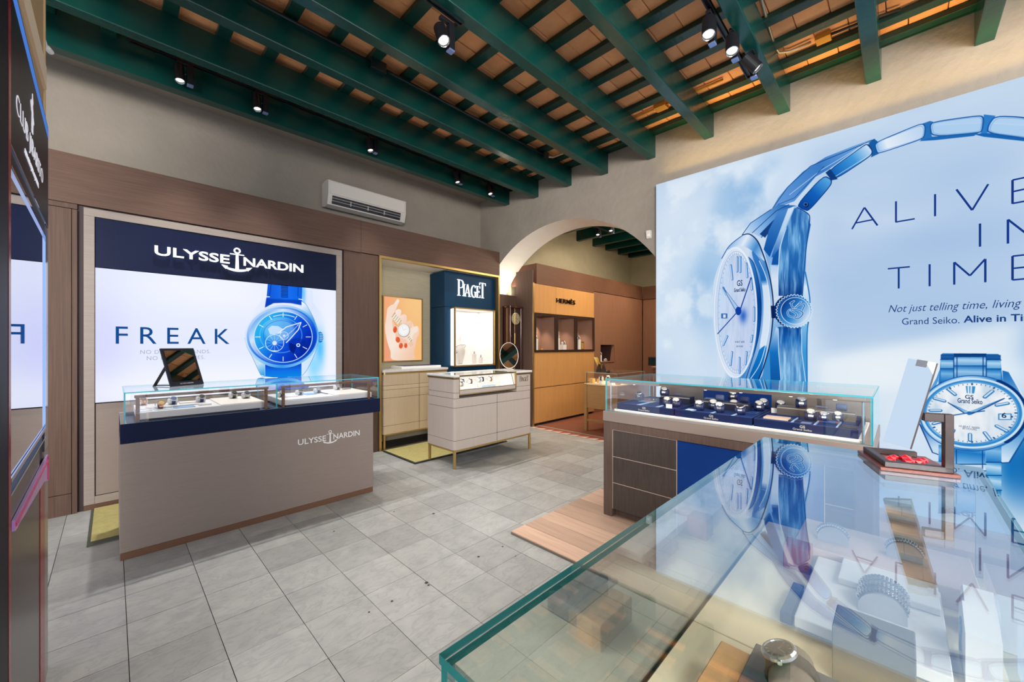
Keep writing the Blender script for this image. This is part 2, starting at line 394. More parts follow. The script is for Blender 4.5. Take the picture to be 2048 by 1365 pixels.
# hall floor beyond the arch, with its patterned border
hf = tag(mesh('floor_rear', bv(5.0, 9.4, -.2, 5.0, -.05, 0), BF, terra), kind='structure')
red = M('border_red', (170, 62, 56), .5); crm = M('border_cream', (206, 196, 182), .5); gry = M('border_brown', (118, 92, 76), .5)
bw = .165
for k in range(11):
    y = 4.44-(k+1)*bw; x = 4.84
    vs = [(x, y, .003), (x+.12, y, .003), (x+.12, y+bw-.003, .003), (x, y+bw-.003, .003), (x+.12, y, .003), (x+.26, y, .003), (x+.26, y+bw-.003, .003), (x+.12, y+bw-.003, .003),
          (x+.155, y, .0032), (x+.175, y, .0032), (x+.175, y+bw-.003, .0032), (x+.155, y+bw-.003, .0032), (x+.21, y, .0032), (x+.225, y, .0032), (x+.225, y+bw-.003, .0032), (x+.21, y+bw-.003, .0032)]
    mesh('border_tile', vs, [(0, 1, 3), (1, 2, 3), (4, 5, 6, 7), (8, 9, 10, 11), (12, 13, 14, 15)], [crm, red, gry], hf, [0, 1, 2, 1, 0])
# raised oak platform under the right-hand counters
pf = thing('floor_platform', 'low pinkish oak plank platform on the marble under the right-hand counters', 'platform', (3.2, -.2, 0))
box('base', 2.013, 4.45, -2.4, 2.0, 0, .014, M('platform_edge', (112, 104, 98), .7), pf, bev=0)
xs = [2.013, 2.165, 2.33, 2.50, 2.70, 2.86, 3.03, 3.20, 3.37, 3.54, 3.72, 3.9, 4.1, 4.3, 4.45]
for a, b in zip(xs, xs[1:]):
    ys = [-2.4, rnd.uniform(-1.3, -.4), rnd.uniform(.3, 1.1), 2.0]
    for c, d in zip(ys, ys[1:]): box('plank', a+.002, b-.002, c+.002, d-.002, .014, .022, plank, pf, bev=.0008)
# ------------------------------------------------------------------ walls
wa = tag(mesh('wall_left', bv(-1.7, XB+.5, 5.24, 5.4, 0, 3.95), BF, plaster), kind='structure')
def panel(x0, x1, z0, z1, m, y0=YA, y1=None): return box('panel', x0, x1, y0, y1 or y0+.05, z0, z1, m, wa, bev=.0015)
panel(-1.65, 2.155, 2.503, 2.9, wood_h, YA-.008, 5.235); panel(2.159, XB, 2.507, 2.9, wood_h, YA-.004, 5.235)
panel(1.946, 2.384, .0, 2.499, wood_v, YA, YA+.06); panel(-1.65, -.232, .17, 2.455, wood_v, YA-.012, YA+.03)
panel(-1.65, -.2, 2.46, 2.5, wood_v, YA-.006, YA+.03); panel(-.229, -.2, .0, 2.455, wood_v, YA-.012, YA+.05); panel(-1.65, -.232, 0, .166, wood_v, YA-.012, YA+.03)
box('backing', -1.65, 2.38, YA+.07, 5.235, 0, 2.5, dark, wa, bev=0)
# alcove lining of the far display bay
box('panel', 2.40, 4.50, 5.21, 5.238, 0, 2.5, cloth, wa, bev=0)
box('panel', 2.386, 2.402, YA+.05, 5.21, 0, 2.5, cloth, wa, bev=0); box('panel', 4.49, 4.515, YA+.02, 5.21, 0, 2.5, wood_v, wa, bev=0)
box('panel', 2.402, 4.49, YA+.03, 5.21, 2.478, 2.502, offw, wa, bev=0)
tb = tag(rect_frame('trim_1', (2.388, YA+.03, -.03), (1, 0, 0), (0, 0, 1), 2.113, 2.536, .03, .055, brass, None), kind='structure'); tb.location.y += .0
# wall_back : the arch wall
ac, az, ar, AX = 3.55, 1.32, 1.83, 5.02
th = [math.radians(a) for a in np.linspace(180, 0, 49)]
ap = [(ac+ar*math.cos(t), az+ar*math.sin(t)) for t in th]            # right (small y) to left
y_r, y_l, zt = -3.6, 5.45, 3.95
leg = [(ap[0][0], 0)]+ap+[(ap[-1][0], 0)]; m_ = len(leg)
vs, fs, mi = [], [], []
for x in (XB, AX): vs += [(x, a, b) for a, b in leg]+[(x, a, zt) for a, b in leg]+[(x, y_r, 0), (x, y_r, zt), (x, y_l, 0), (x, y_l, zt)]
K = 2*m_+4
for o_ in (0, K):
    for k in range(1, m_-2): fs.append((o_+k, o_+k+1, o_+m_+k+1, o_+m_+k)); mi.append(0)
    fs += [(o_+2*m_, o_, o_+1, o_+m_+1, o_+2*m_+1), (o_+m_-1, o_+2*m_+2, o_+2*m_+3, o_+2*m_-2, o_+m_-2)]; mi += [0, 0]
for k in range(m_-1): fs.append((k, k+1, K+k+1, K+k)); mi.append(1)
wb = tag(mesh('wall_back', vs, fs, [plaster, white_pl], None, mi), kind='structure')
tj = tag(box('trim_2', XB+.003, AX+.05, 4.742, 5.235, 0, 2.208, wood_v), kind='structure')     # timber casing of the arch jamb
# stub wall the sign cabinet is built into, with timber end
wf = tag(box('wall_front', -.56, -.2, .5, 2.535, 0, 3.93, M('tan_oak', (196, 166, 124), .6, rgb2=(176, 144, 102), gs=(60, 60, 2), amt=.8), bev=0), kind='structure')
box('trim_strip', -.2, -.19, .5, 2.50, 2.41, 2.50, M('cream_trim', (244, 222, 192), .5), wf, bev=0); box('trim_strip', -.2, -.195, 2.515, 2.536, 2.3, 3.93, M('pale_edge', (216, 186, 140), .5), wf, bev=0)
# hall beyond the arch
wh = tag(mesh('wall_rear_left', bv(AX, 9.6, 4.98, 5.1, 0, 3.95), BF, plaster_b), kind='structure')
def hpanel(x0, x1, z0, z1, m, y0=4.39, y1=4.45): return box('panel', x0, x1, y0, y1, z0, z1, m, wh, bev=.002)
hpanel(5.03, 6.77, 2.40, 2.745, wood_r2h, 4.385, 4.975); hpanel(6.774, 8.84, 2.44, 2.745, wood_r2h, 4.385, 4.975)
hpanel(6.774, 7.03, 0, 2.43, wood_r2); hpanel(7.56, 8.84, 0, 2.43, wood_r2); hpanel(7.03, 7.56, 0, 1.015, wood_r2); hpanel(7.03, 7.56, 1.365, 2.43, wood_r2)
prism('panel', [(7.48, 1.01), (7.57, 1.01), (7.57, 1.37)], (0, 4.39, 0), (1, 0, 0), (0, 0, 1), -.06, wood_r2, wh)
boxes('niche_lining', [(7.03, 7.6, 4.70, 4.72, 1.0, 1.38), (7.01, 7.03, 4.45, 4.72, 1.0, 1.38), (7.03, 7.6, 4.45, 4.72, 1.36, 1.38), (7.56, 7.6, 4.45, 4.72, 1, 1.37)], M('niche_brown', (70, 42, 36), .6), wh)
box('niche_shelf', 7.03, 7.56, 4.375, 4.70, 1.0, 1.016, wood_r2, wh)
box('panel', 4.900, 4.922, 4.362, 4.742, 0, 2.62, wood_v, wh); box('brass_strip', 4.898, 4.926, 4.345, 4.361, 0, 2.40, brass, wh, bev=0)
wr = tag(mesh('wall_far', bv(9.42, 9.6, -.2, 5.1, 0, 3.95), BF, plaster_b), kind='structure')
box('panel', 8.84, 9.41, .2, 4.38, 2.44, 2.74, wood_r2h, wr); box('panel', 8.86, 9.41, .2, 4.38, 0, 2.435, wood_r2, wr)
wq = tag(mesh('wall_rear_right', bv(AX, 9.6, -.3, -.2, 0, 3.95), BF, plaster_b), kind='structure')
# ------------------------------------------------------------------ ceiling : bed, battens, bricks, beams
cl = tag(mesh('ceiling', bv(-3.6, XB+.1, -3.6, 5.45, 3.935, 4.0), BF, brick_s), kind='structure')
bxs = [1.93+.325*k for k in range(-17, 9)]
for x in bxs+[4.455]: box('batten', x-.045, x+.045, -3.6, 4.53, 3.842, 3.89, green_n, cl, bev=.004)
box('plaster_strip', -3.6, XB, 4.6, 5.24, 3.843, 3.934, plaster, cl, bev=0)
bme = None; far = []
for k in range(-17, 9):
    xc = bxs[k+17]+.1625 if k < 8 else 1.93+.325*8-.1625
    for j in range(-17, 26):
        y = -.02+j*.212+(.09 if k % 2 else 0)
        if k == 8: continue
        d = xc*cY+y*sY; r = xc*sY-y*cY
        if d < 2.45 or y > 4.0 or abs(r) > 1.34*d or y < -.95: far.append((xc, y)); continue
        if bme is None:
            o = box('brick', -.160, .160, -.1035, .1035, -.018, .018, brick, None, bev=.004); bme = o.data
        else:
            o = bpy.data.objects.new('brick', bme); COL.objects.link(o)
        o.location = (xc, y, 3.910+rnd.uniform(-.004, .004)); o.rotation_euler = (rnd.uniform(-.012, .012), rnd.uniform(-.012, .012), rnd.uniform(-.01, .01)); o.parent = cl
fb = boxes('rest_of_the_bricks', [(x-.16, x+.16, y-.1035, y+.1035, 3.893, 3.929) for x, y in far], brick, cl); fb['kind'] = 'stuff'
prism('beam', [(-3.6, 3.575), (XB+.05, 3.636), (XB+.05, 3.934), (-3.6, 3.934)], (0, 4.62, 0), X_, Z_, .1, green, cl)
for y in [3.90, 3.29, 2.71, 2.075, 1.43, .753, .121, -.482, -1.1, -1.73, -2.35, -3.0]:
    h = 3.66 if y > 4.5 else rnd.uniform(3.578, 3.6)
    box('beam', -3.6, XB+.05, y, y+.098, h, 3.842, green, cl, bev=.006, seg=2)
ch = tag(mesh('ceiling_rear', bv(AX, 9.6, -.3, 5.1, 3.86, 4.0), BF, M('hall_boards', (30, 44, 46), .8)), kind='structure')
for x in (6.35, 7.06, 7.68, 8.22, 8.8, 9.32): box('beam', x-.05, x+.05, -.3, 5.0, 3.6, 3.86, green, ch, bev=.006)
# ------------------------------------------------------------------ printed artwork (painted in memory on the plane of each lightbox)
class Print:
    def __init__(s, fn, c, u0, u1, z0, z1, res, base):
        s.fn, s.c, s.u0, s.u1, s.z0, s.z1, s.res = fn, c, u0, u1, z0, z1, res
        s.w, s.h = int(abs(u1-u0)*res), int((z1-z0)*res)
        s.a = np.empty((s.h, s.w, 3), np.float32); s.a[:] = np.array(base)/255.
    def m(s, p):
        q = s.fn(p[0], p[1], s.c); u = q[1] if s.fn is onx else q[0]
        return (abs(u-s.u0)*s.res*(1 if (u-s.u0)*(s.u1-s.u0) > 0 else -1), (s.z1-q[2])*s.res)
    def pts(s, L, smooth=0):
        if smooth:
            n = len(L); out = []
            for i in range(n):
                p0, p1, p2, p3 = (np.array(L[(i+k-1) % n], float) for k in range(4))
                for k in range(smooth):
                    t = k/smooth; out.append(.5*((2*p1)+(-p0+p2)*t+(2*p0-5*p1+4*p2-p3)*t*t+(-p0+3*p1-3*p2+p3)*t**3))
            L = out
        return np.array([s.m(p) for p in L])
    def mask(s, P):
        x0, x1 = int(max(0, math.floor(P[:, 0].min())-1)), int(min(s.w, math.ceil(P[:, 0].max())+1))
        y0, y1 = int(max(0, math.floor(P[:, 1].min())-1)), int(min(s.h, math.ceil(P[:, 1].max())+1))
        if x1 <= x0 or y1 <= y0: return None
        mk = np.zeros((y1-y0, x1-x0), np.float32); Q = np.roll(P, -1, 0); ax, ay, bx, by = P[:, 0], P[:, 1], Q[:, 0], Q[:, 1]; ii = np.arange(x0, x1)
        for r in range(y0, y1):
            for sub in (.25, .75):
                y = r+sub; k = (ay > y) != (by > y)
                if not k.any(): continue
                xs = np.sort(ax[k]+(y-ay[k])*(bx[k]-ax[k])/(by[k]-ay[k]))
                for a, b in zip(xs[::2], xs[1::2]): mk[r-y0] += .5*np.clip(np.minimum(b, ii+1)-np.maximum(a, ii), 0, 1)
        return mk, x0, y0
    def grad(s, g, x0, y0, h, w):
        if not isinstance(g[0], (tuple, list)): return np.array(g, np.float32)/255.
        P = [s.m(q[0]) for q in g]; C = [np.array(q[1])/255. for q in g]; a = np.array(P[0]); d = np.array(P[-1])-a; L = (d@d)
        T_ = [((np.array(p)-a)@d)/L for p in P]; yy, xx = np.mgrid[y0:y0+h, x0:x0+w]; t = ((xx-a[0])*d[0]+(yy-a[1])*d[1])/L
        return np.stack([np.interp(t, T_, [c[k] for c in C]) for k in range(3)], -1).astype(np.float32)
    def comp(s, mk, x0, y0, g, al=1.):
        h, w = mk.shape; col = s.grad(g, x0, y0, h, w); mk = (np.clip(mk, 0, 1)*al)[..., None]
        v = s.a[y0:y0+h, x0:x0+w]; v[:] = v*(1-mk)+col*mk
    def fill(s, L, g, smooth=0, al=1., blur=0, fx=None):
        P = s.pts(L, smooth); r = s.mask(P)
        if r is None: return
        mk, x0, y0 = r
        if blur: mk = np.pad(mk, blur*2); x0 -= 2*blur; y0 -= 2*blur; mk = s.bl(s.bl(mk, blur), blur); mk, x0, y0 = s.crop(mk, x0, y0)
        if fx is not None: mk = mk*fx[y0:y0+mk.shape[0], x0:x0+mk.shape[1]]
        s.comp(mk, x0, y0, g, al)
    def crop(s, mk, x0, y0):
        a, b = max(0, -x0), max(0, -y0); mk = mk[b:, a:]; x0 += a; y0 += b; mk = mk[:max(0, s.h-y0), :max(0, s.w-x0)]; return mk, x0, y0
    def bl(s, k, r):
        for ax in (0, 1):
            c = np.cumsum(np.insert(k, 0, 0, ax), ax); n = k.shape[ax]; i = np.arange(n); lo, hi = np.maximum(i-r, 0), np.minimum(i+r+1, n)
            k = (np.take(c, hi, ax)-np.take(c, lo, ax))/(2*r+1)
        return k.astype(np.float32)
    def line(s, L, w, g, al=1., closed=False, smooth=0):
        """w in pixels of the print"""
        if smooth:
            pad = list(L) if closed else [L[0]]+list(L)+[L[-1]]
            if closed: P = s.pts(L, smooth); P = np.vstack([P, P[:1]])
            else:
                out = []
                for i in range(len(L)-1):
                    p0, p1, p2, p3 = (np.array(pad[i+k], float) for k in range(4))
                    for k in range(smooth):
                        t = k/smooth; out.append(.5*((2*p1)+(-p0+p2)*t+(2*p0-5*p1+4*p2-p3)*t*t+(-p0+3*p1-3*p2+p3)*t**3))
                out.append(np.array(L[-1], float)); P = np.array([s.m(p) for p in out])
        else:
            P = s.pts(L)
            if closed: P = np.vstack([P, P[:1]])
        r = w/2+1; x0, x1 = int(max(0, P[:, 0].min()-r)), int(min(s.w, P[:, 0].max()+r+1)); y0, y1 = int(max(0, P[:, 1].min()-r)), int(min(s.h, P[:, 1].max()+r+1))
        if x1 <= x0 or y1 <= y0: return
        mk = np.zeros((y1-y0, x1-x0), np.float32)
        for a, b in zip(P, P[1:]):
            u0, u1 = int(max(x0, min(a[0], b[0])-r)), int(min(x1, max(a[0], b[0])+r+1)); v0, v1 = int(max(y0, min(a[1], b[1])-r)), int(min(y1, max(a[1], b[1])+r+1))
            if u1 <= u0 or v1 <= v0: continue
            yy, xx = np.mgrid[v0:v1, u0:u1]+.5; d = b-a; l = d@d+1e-9; t = np.clip(((xx-a[0])*d[0]+(yy-a[1])*d[1])/l, 0, 1)
            q = np.hypot(xx-a[0]-t*d[0], yy-a[1]-t*d[1]); sub = mk[v0-y0:v1-y0, u0-x0:u1-x0]; np.maximum(sub, np.clip(w/2-q+.5, 0, 1), out=sub)
        s.comp(mk, x0, y0, g, al)
    def blob(s, p, rx, ry, col, al=1.):
        c = s.m(p); e = s.m((p[0]+rx, p[1])); f = s.m((p[0], p[1]+ry)); RX, RY = abs(e[0]-c[0])+1e-6, abs(f[1]-c[1])+1e-6
        x0, x1, y0, y1 = int(max(0, c[0]-2.5*RX)), int(min(s.w, c[0]+2.5*RX)), int(max(0, c[1]-2.5*RY)), int(min(s.h, c[1]+2.5*RY))
        if x1 <= x0 or y1 <= y0: return
        yy, xx = np.mgrid[y0:y1, x0:x1]; s.comp(np.exp(-((xx-c[0])/RX)**2-((yy-c[1])/RY)**2).astype(np.float32), x0, y0, col, al)
    def noise(s, cx, cy_, seed, oct=4):
        r = np.random.RandomState(seed); o = np.zeros((s.h, s.w), np.float32); a = 1.
        for k in range(oct):
            gx, gy = max(2, int(s.w/cx*2**k)), max(2, int(s.h/cy_*2**k)); g = r.rand(gy+2, gx+2).astype(np.float32)
            x = np.linspace(0, gx-.001, s.w); y = np.linspace(0, gy-.001, s.h); xi, yi = x.astype(int), y.astype(int); fx, fy = x-xi, y-yi; fx, fy = fx*fx*(3-2*fx), fy*fy*(3-2*fy)
            A = g[yi]*(1-fy)[:, None]+g[yi+1]*fy[:, None]; o += a*(A[:, xi]*(1-fx)+A[:, xi+1]*fx); a *= .5
        return (o-o.min())/(o.max()-o.min())
    def build(s, name, parent, strength, off=0.):
        im = bpy.data.images.new(name, s.w, s.h); px = np.ones((s.h, s.w, 4), np.float32); px[..., :3] = np.clip(s.a[::-1], 0, 1); im.pixels.foreach_set(px.ravel()); im.pack()
        m = bpy.data.materials.new(name); m.use_nodes = True; nn = m.node_tree.nodes; L = m.node_tree.links; nn.clear()
        o = nn.new('ShaderNodeOutputMaterial'); e = nn.new('ShaderNodeEmission'); t = nn.new('ShaderNodeTexImage'); t.image = im; t.interpolation = 'Cubic'
        L.new(t.outputs[0], e.inputs[0]); e.inputs[1].default_value = strength; L.new(e.outputs[0], o.inputs[0])
        if s.fn is onx: vs = [(s.c, s.u0, s.z0), (s.c, s.u1, s.z0), (s.c, s.u1, s.z1), (s.c, s.u0, s.z1)]
        else: vs = [(s.u0, s.c, s.z0), (s.u1, s.c, s.z0), (s.u1, s.c, s.z1), (s.u0, s.c, s.z1)]
        return mesh(name, vs, [(0, 1, 2, 3)], m, parent, uv=[(0, 0), (1, 0), (1, 1), (0, 1)])
def ell(c, rx, ry, n=40, a0=0, a1=360, rot=0):
    o = []; cr, sr = math.cos(math.radians(rot)), math.sin(math.radians(rot))
    for k in range(n):
        t = math.radians(a0+(a1-a0)*k/(n if a1-a0 == 360 else n-1)); x, y = rx*math.cos(t), ry*math.sin(t); o.append((c[0]+x*cr-y*sr, c[1]+x*sr+y*cr))
    return o
def crop(ox, oy, sc): return lambda *L: [(ox+a/sc, oy+b/sc) for a, b in L]
def chaikin(L, n=2):
    for _ in range(n): L = [q for a, b in zip(L, L[1:]+L[:1]) for q in ((a[0]*.8+b[0]*.2, a[1]*.8+b[1]*.2), (a[0]*.2+b[0]*.8, a[1]*.2+b[1]*.8))]
    return L
def art_sky():
    """the large lightbox on the arch wall: a steel watch from the side over a cloudy sky, a second one frontal"""
    P = Print(onx, XB-.06, 2.04, -1.95, .0, 3.232, 520, (194, 214, 236))
    n1 = P.noise(1100, 700, 3, 5)[..., None]; n2 = P.noise(420, 260, 5, 4)[..., None]
    P.a += (n1-.5)*np.array([.12, .10, .06], np.float32)*1.2
    for p, rx, ry, c, al in (((1900, 480), 240, 70, (164, 192, 228), .8), ((1760, 440), 130, 34, (222, 232, 245), .75), ((1700, 560), 150, 60, (172, 198, 230), .55), ((1850, 620), 220, 60, (170, 197, 230), .6),
                             ((1720, 730), 110, 60, (226, 236, 244), .9), ((1350, 430), 50, 60, (218, 230, 245), .7), ((1500, 385), 46, 44, (128, 174, 222), .5), ((1405, 610), 44, 80, (126, 172, 220), .6), ((1345, 640), 30, 90, (206, 222, 240), .7),
                             ((1380, 700), 36, 50, (216, 230, 244), .7), ((1420, 480), 44, 40, (222, 233, 246), .6), ((1680, 640), 70, 110, (184, 206, 234), .5), ((1640, 330), 60, 40, (196, 214, 238), .5), ((1960, 330), 130, 40, (176, 201, 232), .5),
                             ((2022, 935), 40, 75, (20, 118, 190), 1.), ((2060, 930), 46, 80, (10, 100, 176), 1.), ((1880, 1010), 130, 60, (222, 232, 240), .9), ((2080, 1110), 60, 60, (222, 234, 242), .9), ((1800, 830), 60, 60, (222, 233, 243), .8), ((2040, 700), 50, 40, (150, 190, 228), .6)): P.blob(p, rx, ry, c, al)
    P.a += (n2-.5)*np.array([.05, .035, .02], np.float32)
    cl_ = P.noise(150, 170, 31, 5); P.fill([(1300, 360), (1560, 300), (1530, 470), (1440, 560), (1420, 700), (1400, 790), (1300, 790)], (232, 241, 249), al=.6, blur=26, fx=np.clip((cl_-.50)*5, 0, 1)); P.fill([(1440, 360), (1560, 320), (1540, 440), (1480, 470), (1400, 640), (1360, 640)], (120, 172, 220), al=.4, blur=30, fx=np.clip((.5-cl_)*5, 0, 1))
    P.fill([(1620, 300), (2040, 200), (2100, 700), (1640, 700)], (158, 188, 224), al=.5, blur=40, fx=np.clip((n1[..., 0]-.45)*3, 0, 1)); P.fill([(1640, 720), (2040, 640), (2040, 760), (1640, 790)], (236, 243, 248), al=.7, blur=24, fx=np.clip((n1[..., 0]-.3)*3, 0, 1))
    hi = P.noise(10, 90, 9, 3); fx = np.clip((hi-.35)*2.2, 0, 1)         # brushed grain, near upright streaks
    A = crop(1380, 220, 3.066); B = crop(1380, 440, 4.015); C = crop(1300, 340, 2.738)
    DK, MD, LT, WH = (16, 60, 130), (44, 124, 200), (150, 196, 234), (222, 234, 245)
    # bracelet, from the far end down
    lk = [A((2240, 90), (2330, 150), (2470, 300), (2400, 380), (2210, 205)), A((1830, 90), (1870, 38), (2048, 45), (2210, 88), (2225, 130), (2190, 200), (2048, 172), (1820, 142)), A((1470, 98), (1490, 74), (1780, 33), (1800, 52), (1790, 128), (1770, 140), (1482, 165))]
    P.fill(A((1740, 150), (1810, 140), (2048, 172), (2200, 200), (2210, 215), (2048, 192), (1800, 165)), (24, 100, 176)); P.fill(A((1800, 28), (1872, 36), (1832, 96), (1822, 145), (1780, 142), (1796, 110)), MD); P.fill(A((2205, 86), (2250, 95), (2215, 205), (2185, 200)), DK)
    P.fill(A((1405, 192), (1480, 165), (1770, 140), (1740, 160), (1500, 186)), (30, 104, 178)); P.fill(A((1425, 84), (1470, 68), (1492, 74), (1468, 110), (1484, 168), (1410, 190), (1440, 150)), (40, 112, 186))
    for q in map(chaikin, lk): P.fill(q, ((q[0], (176, 208, 240)), (q[len(q)//2], (226, 236, 247)), (q[-1], (170, 205, 238))), al=.95); P.line(q, 4, (26, 88, 162), closed=True); c_ = np.mean(q, 0); P.line([(c_[0]+(x-c_[0])*.93, c_[1]+(y-c_[1])*.86) for x, y in q], 1.6, (110, 165, 220), closed=True)
    P.fill(A((1080, 212), (1130, 178), (1152, 196), (1136, 216), (1158, 268), (1108, 292), (1122, 250)), (24, 92, 164))
    l3 = A((1132, 215), (1156, 192), (1395, 92), (1430, 86), (1442, 106), (1436, 165), (1402, 186), (1160, 266), (1146, 262)); l3 = chaikin(l3); P.fill(l3, ((l3[0], (160, 200, 238)), (l3[3], (226, 236, 247)), (l3[7], (190, 214, 240)))); P.line(l3, 3.6, (20, 84, 160), closed=True); c_ = np.mean(l3, 0); P.line([(c_[0]+(x-c_[0])*.93, c_[1]+(y-c_[1])*.86) for x, y in l3], 1.6, (110, 165, 220), closed=True)
    P.fill(A((590, 480), (690, 380), (830, 290), (1000, 222), (1120, 178), (1072, 212), (850, 365), (770, 410), (640, 560), (500, 612), (540, 540)), ((A((560, 560))[0], (96, 150, 214)), (A((800, 350))[0], (58, 122, 196)), (A((1080, 200))[0], (120, 172, 226))))
    P.line(A((500, 612), (600, 472), (740, 344), (1000, 236), (1130, 180)), 3, DK); P.line(A((610, 520), (800, 372), (1040, 228)), 2.2, (206, 226, 244)); P.line(A((540, 580), (640, 540), (820, 348)), 3, (26, 78, 150))
    l2 = A((850, 372), (1070, 214), (1090, 212), (1120, 252), (1108, 282), (892, 426), (868, 400)); l2 = chaikin(l2); P.fill(l2, ((A((870, 400))[0], (16, 96, 180)), (A((1000, 300))[0], (64, 150, 218)), (A((1110, 240))[0], (206, 226, 244)))); P.line(l2, 4, DK, closed=True); P.line(A((858, 362), (1072, 208), (1096, 208)), 3, WH); P.line(A((880, 415), (1100, 278)), 2, WH)
    P.fill(A((830, 385), (860, 362), (905, 425), (868, 432)), (16, 60, 124))
    P.fill(A((598, 602), (640, 585), (818, 402), (800, 430), (655, 590), (620, 608)), (200, 220, 242)); l1 = chaikin(A((650, 588), (818, 402), (868, 428), (864, 462), (728, 620), (700, 612))); P.fill(l1, ((A((660, 590))[0], (8, 66, 156)), (A((760, 510))[0], (18, 96, 184)), (A((860, 430))[0], (90, 170, 228)))); P.line(l1, 4, DK, closed=True)
    for c in A((712, 583), (676, 640)): P.fill(ell(c, 5.2, 5), (10, 36, 84)); P.line(ell((c[0]-1, c[1]-1), 3.6, 3.4), 1.4, (140, 180, 220), closed=True)
    # end link and lugs
    P.fill(C((500, 357), (550, 290), (655, 220), (700, 190), (800, 195), (760, 215), (640, 332), (612, 372), (560, 345)), ((C((510, 350))[0], (206, 224, 243)), (C((620, 300))[0], (120, 172, 226)), (C((760, 200))[0], (40, 104, 180))))
    for q in (((560, 345), (690, 225), (760, 190)), ((610, 370), (700, 262), (770, 205)), ((505, 355), (550, 292), (660, 218))): P.line(C(*q), 3.2, DK)
    P.fill(C((600, 352), (660, 290), (720, 232), (690, 285), (630, 372)), (20, 62, 128))
    side = C((755, 212), (800, 195), (862, 235), (872, 275), (856, 400), (846, 520), (850, 600), (872, 690), (874, 760), (860, 860), (860, 1170), (560, 1170), (640, 1020), (668, 880), (672, 720), (650, 540), (625, 440), (660, 330), (735, 225)); P.fill(side, ((C((700, 220))[0], (150, 190, 232)), (C((700, 460))[0], (120, 170, 224)), (C((700, 700))[0], (206, 220, 240)), (C((700, 1000))[0], (60, 140, 206))))
    P.fill(C((700, 232), (758, 208), (726, 290), (690, 390), (655, 478), (622, 436), (650, 330)), ((C((740, 230))[0], (70, 132, 202)), (C((650, 440))[0], (16, 84, 164))))
    P.fill(C((756, 212), (790, 200), (746, 305), (708, 420), (700, 470), (664, 480), (690, 390), (728, 290)), ((C((770, 215))[0], (206, 224, 243)), (C((720, 330))[0], (176, 206, 236)), (C((680, 470))[0], (36, 100, 180))))
    P.fill(C((672, 480), (705, 430), (703, 520), (665, 520)), (20, 84, 164)); P.fill(C((658, 520), (703, 530), (703, 690), (672, 700)), ((C((680, 520))[0], (176, 204, 235)), (C((680, 600))[0], (212, 226, 242)), (C((680, 690))[0], (196, 216, 238))))
    P.fill(C((655, 985), (690, 860), (702, 870), (714, 1165), (660, 1165)), ((C((680, 860))[0], (190, 212, 236)), (C((680, 1000))[0], (20, 110, 190)), (C((680, 1160))[0], (14, 84, 160))))
    br = C((790, 212), (806, 206), (862, 240), (870, 276), (854, 400), (842, 520), (832, 690), (700, 690), (703, 560), (716, 420), (746, 320)); g1 = ((C((800, 210))[0], (54, 124, 196)), (C((780, 400))[0], (70, 148, 212)), (C((770, 560))[0], (40, 116, 190)), (C((770, 690))[0], (8, 56, 128)))
    br2 = C((700, 860), (828, 860), (830, 1000), (852, 1170), (718, 1170), (703, 1000)); g2 = ((C((770, 860))[0], (8, 70, 150)), (C((770, 935))[0], (24, 110, 192)), (C((770, 1000))[0], (130, 190, 232)), (C((770, 1160))[0], (110, 180, 228)))
    for b, g in ((br, g1), (br2, g2)): P.fill(b, g); P.fill(b, (178, 216, 244), al=.55, fx=fx); P.fill(b, (10, 60, 140), al=.4, fx=1-fx)
    P.fill(C((868, 276), (880, 300), (856, 430), (850, 600), (872, 690), (874, 780), (862, 860), (862, 1170), (838, 1170), (828, 1000), (830, 700), (842, 520), (854, 400)), ((C((860, 280))[0], (40, 100, 176)), (C((850, 560))[0], (90, 160, 220)), (C((850, 640))[0], (214, 230, 245)), (C((850, 1000))[0], (60, 150, 214))))
    P.line(C((806, 206), (862, 238), (874, 276), (858, 400), (846, 520), (834, 690)), 4, (20, 76, 150), smooth=4); P.line(C((850, 560), (874, 700), (872, 800), (860, 900), (860, 1170)), 4.5, (30, 110, 184), smooth=4); P.line(C((746, 318), (714, 420), (702, 560), (702, 690)), 2.5, WH, smooth=4); P.line(C((702, 870), (704, 1000), (718, 1165)), 2.5, WH); P.line(C((829, 870), (831, 1000), (852, 1165)), 2.5, (220, 236, 247))
    # case and bezel
    out = B((255, 310), (290, 245), (345, 180), (425, 122), (480, 118), (540, 170), (580, 258), (620, 380), (648, 500), (664, 620), (668, 720), (660, 850), (640, 1000), (600, 1150), (540, 1290), (250, 1290), (215, 1060), (188, 850), (180, 650), (198, 470)); P.fill(out, ((B((200, 600))[0], (206, 222, 240)), (B((400, 600))[0], (206, 222, 240)), (B((560, 600))[0], (60, 130, 200)), (B((668, 640))[0], (176, 204, 236))), 6)
    P.fill(B((345, 180), (430, 122), (480, 118), (540, 170), (580, 260), (600, 330), (560, 300), (500, 250), (440, 215), (380, 208), (300, 240)), ((B((320, 220))[0], (150, 190, 230)), (B((440, 170))[0], (222, 234, 246)), (B((540, 200))[0], (70, 140, 208)), (B((590, 320))[0], (206, 224, 244))), 4)
    P.fill(B((500, 250), (560, 320), (605, 440), (632, 560), (640, 700), (632, 860), (606, 1010), (560, 1030), (582, 860), (590, 700), (582, 560), (556, 430), (510, 320)), ((B((560, 300))[0], (50, 120, 196)), (B((600, 480))[0], (30, 104, 184)), (B((600, 530))[0], (206, 222, 242)), (B((600, 1000))[0], (214, 228, 244))), 4)
    P.fill(B((470, 1290), (540, 1090), (560, 1040), (612, 1010), (600, 1100), (545, 1290)), ((B((560, 1040))[0], (20, 120, 200)), (B((520, 1280))[0], (10, 96, 176))), 3)
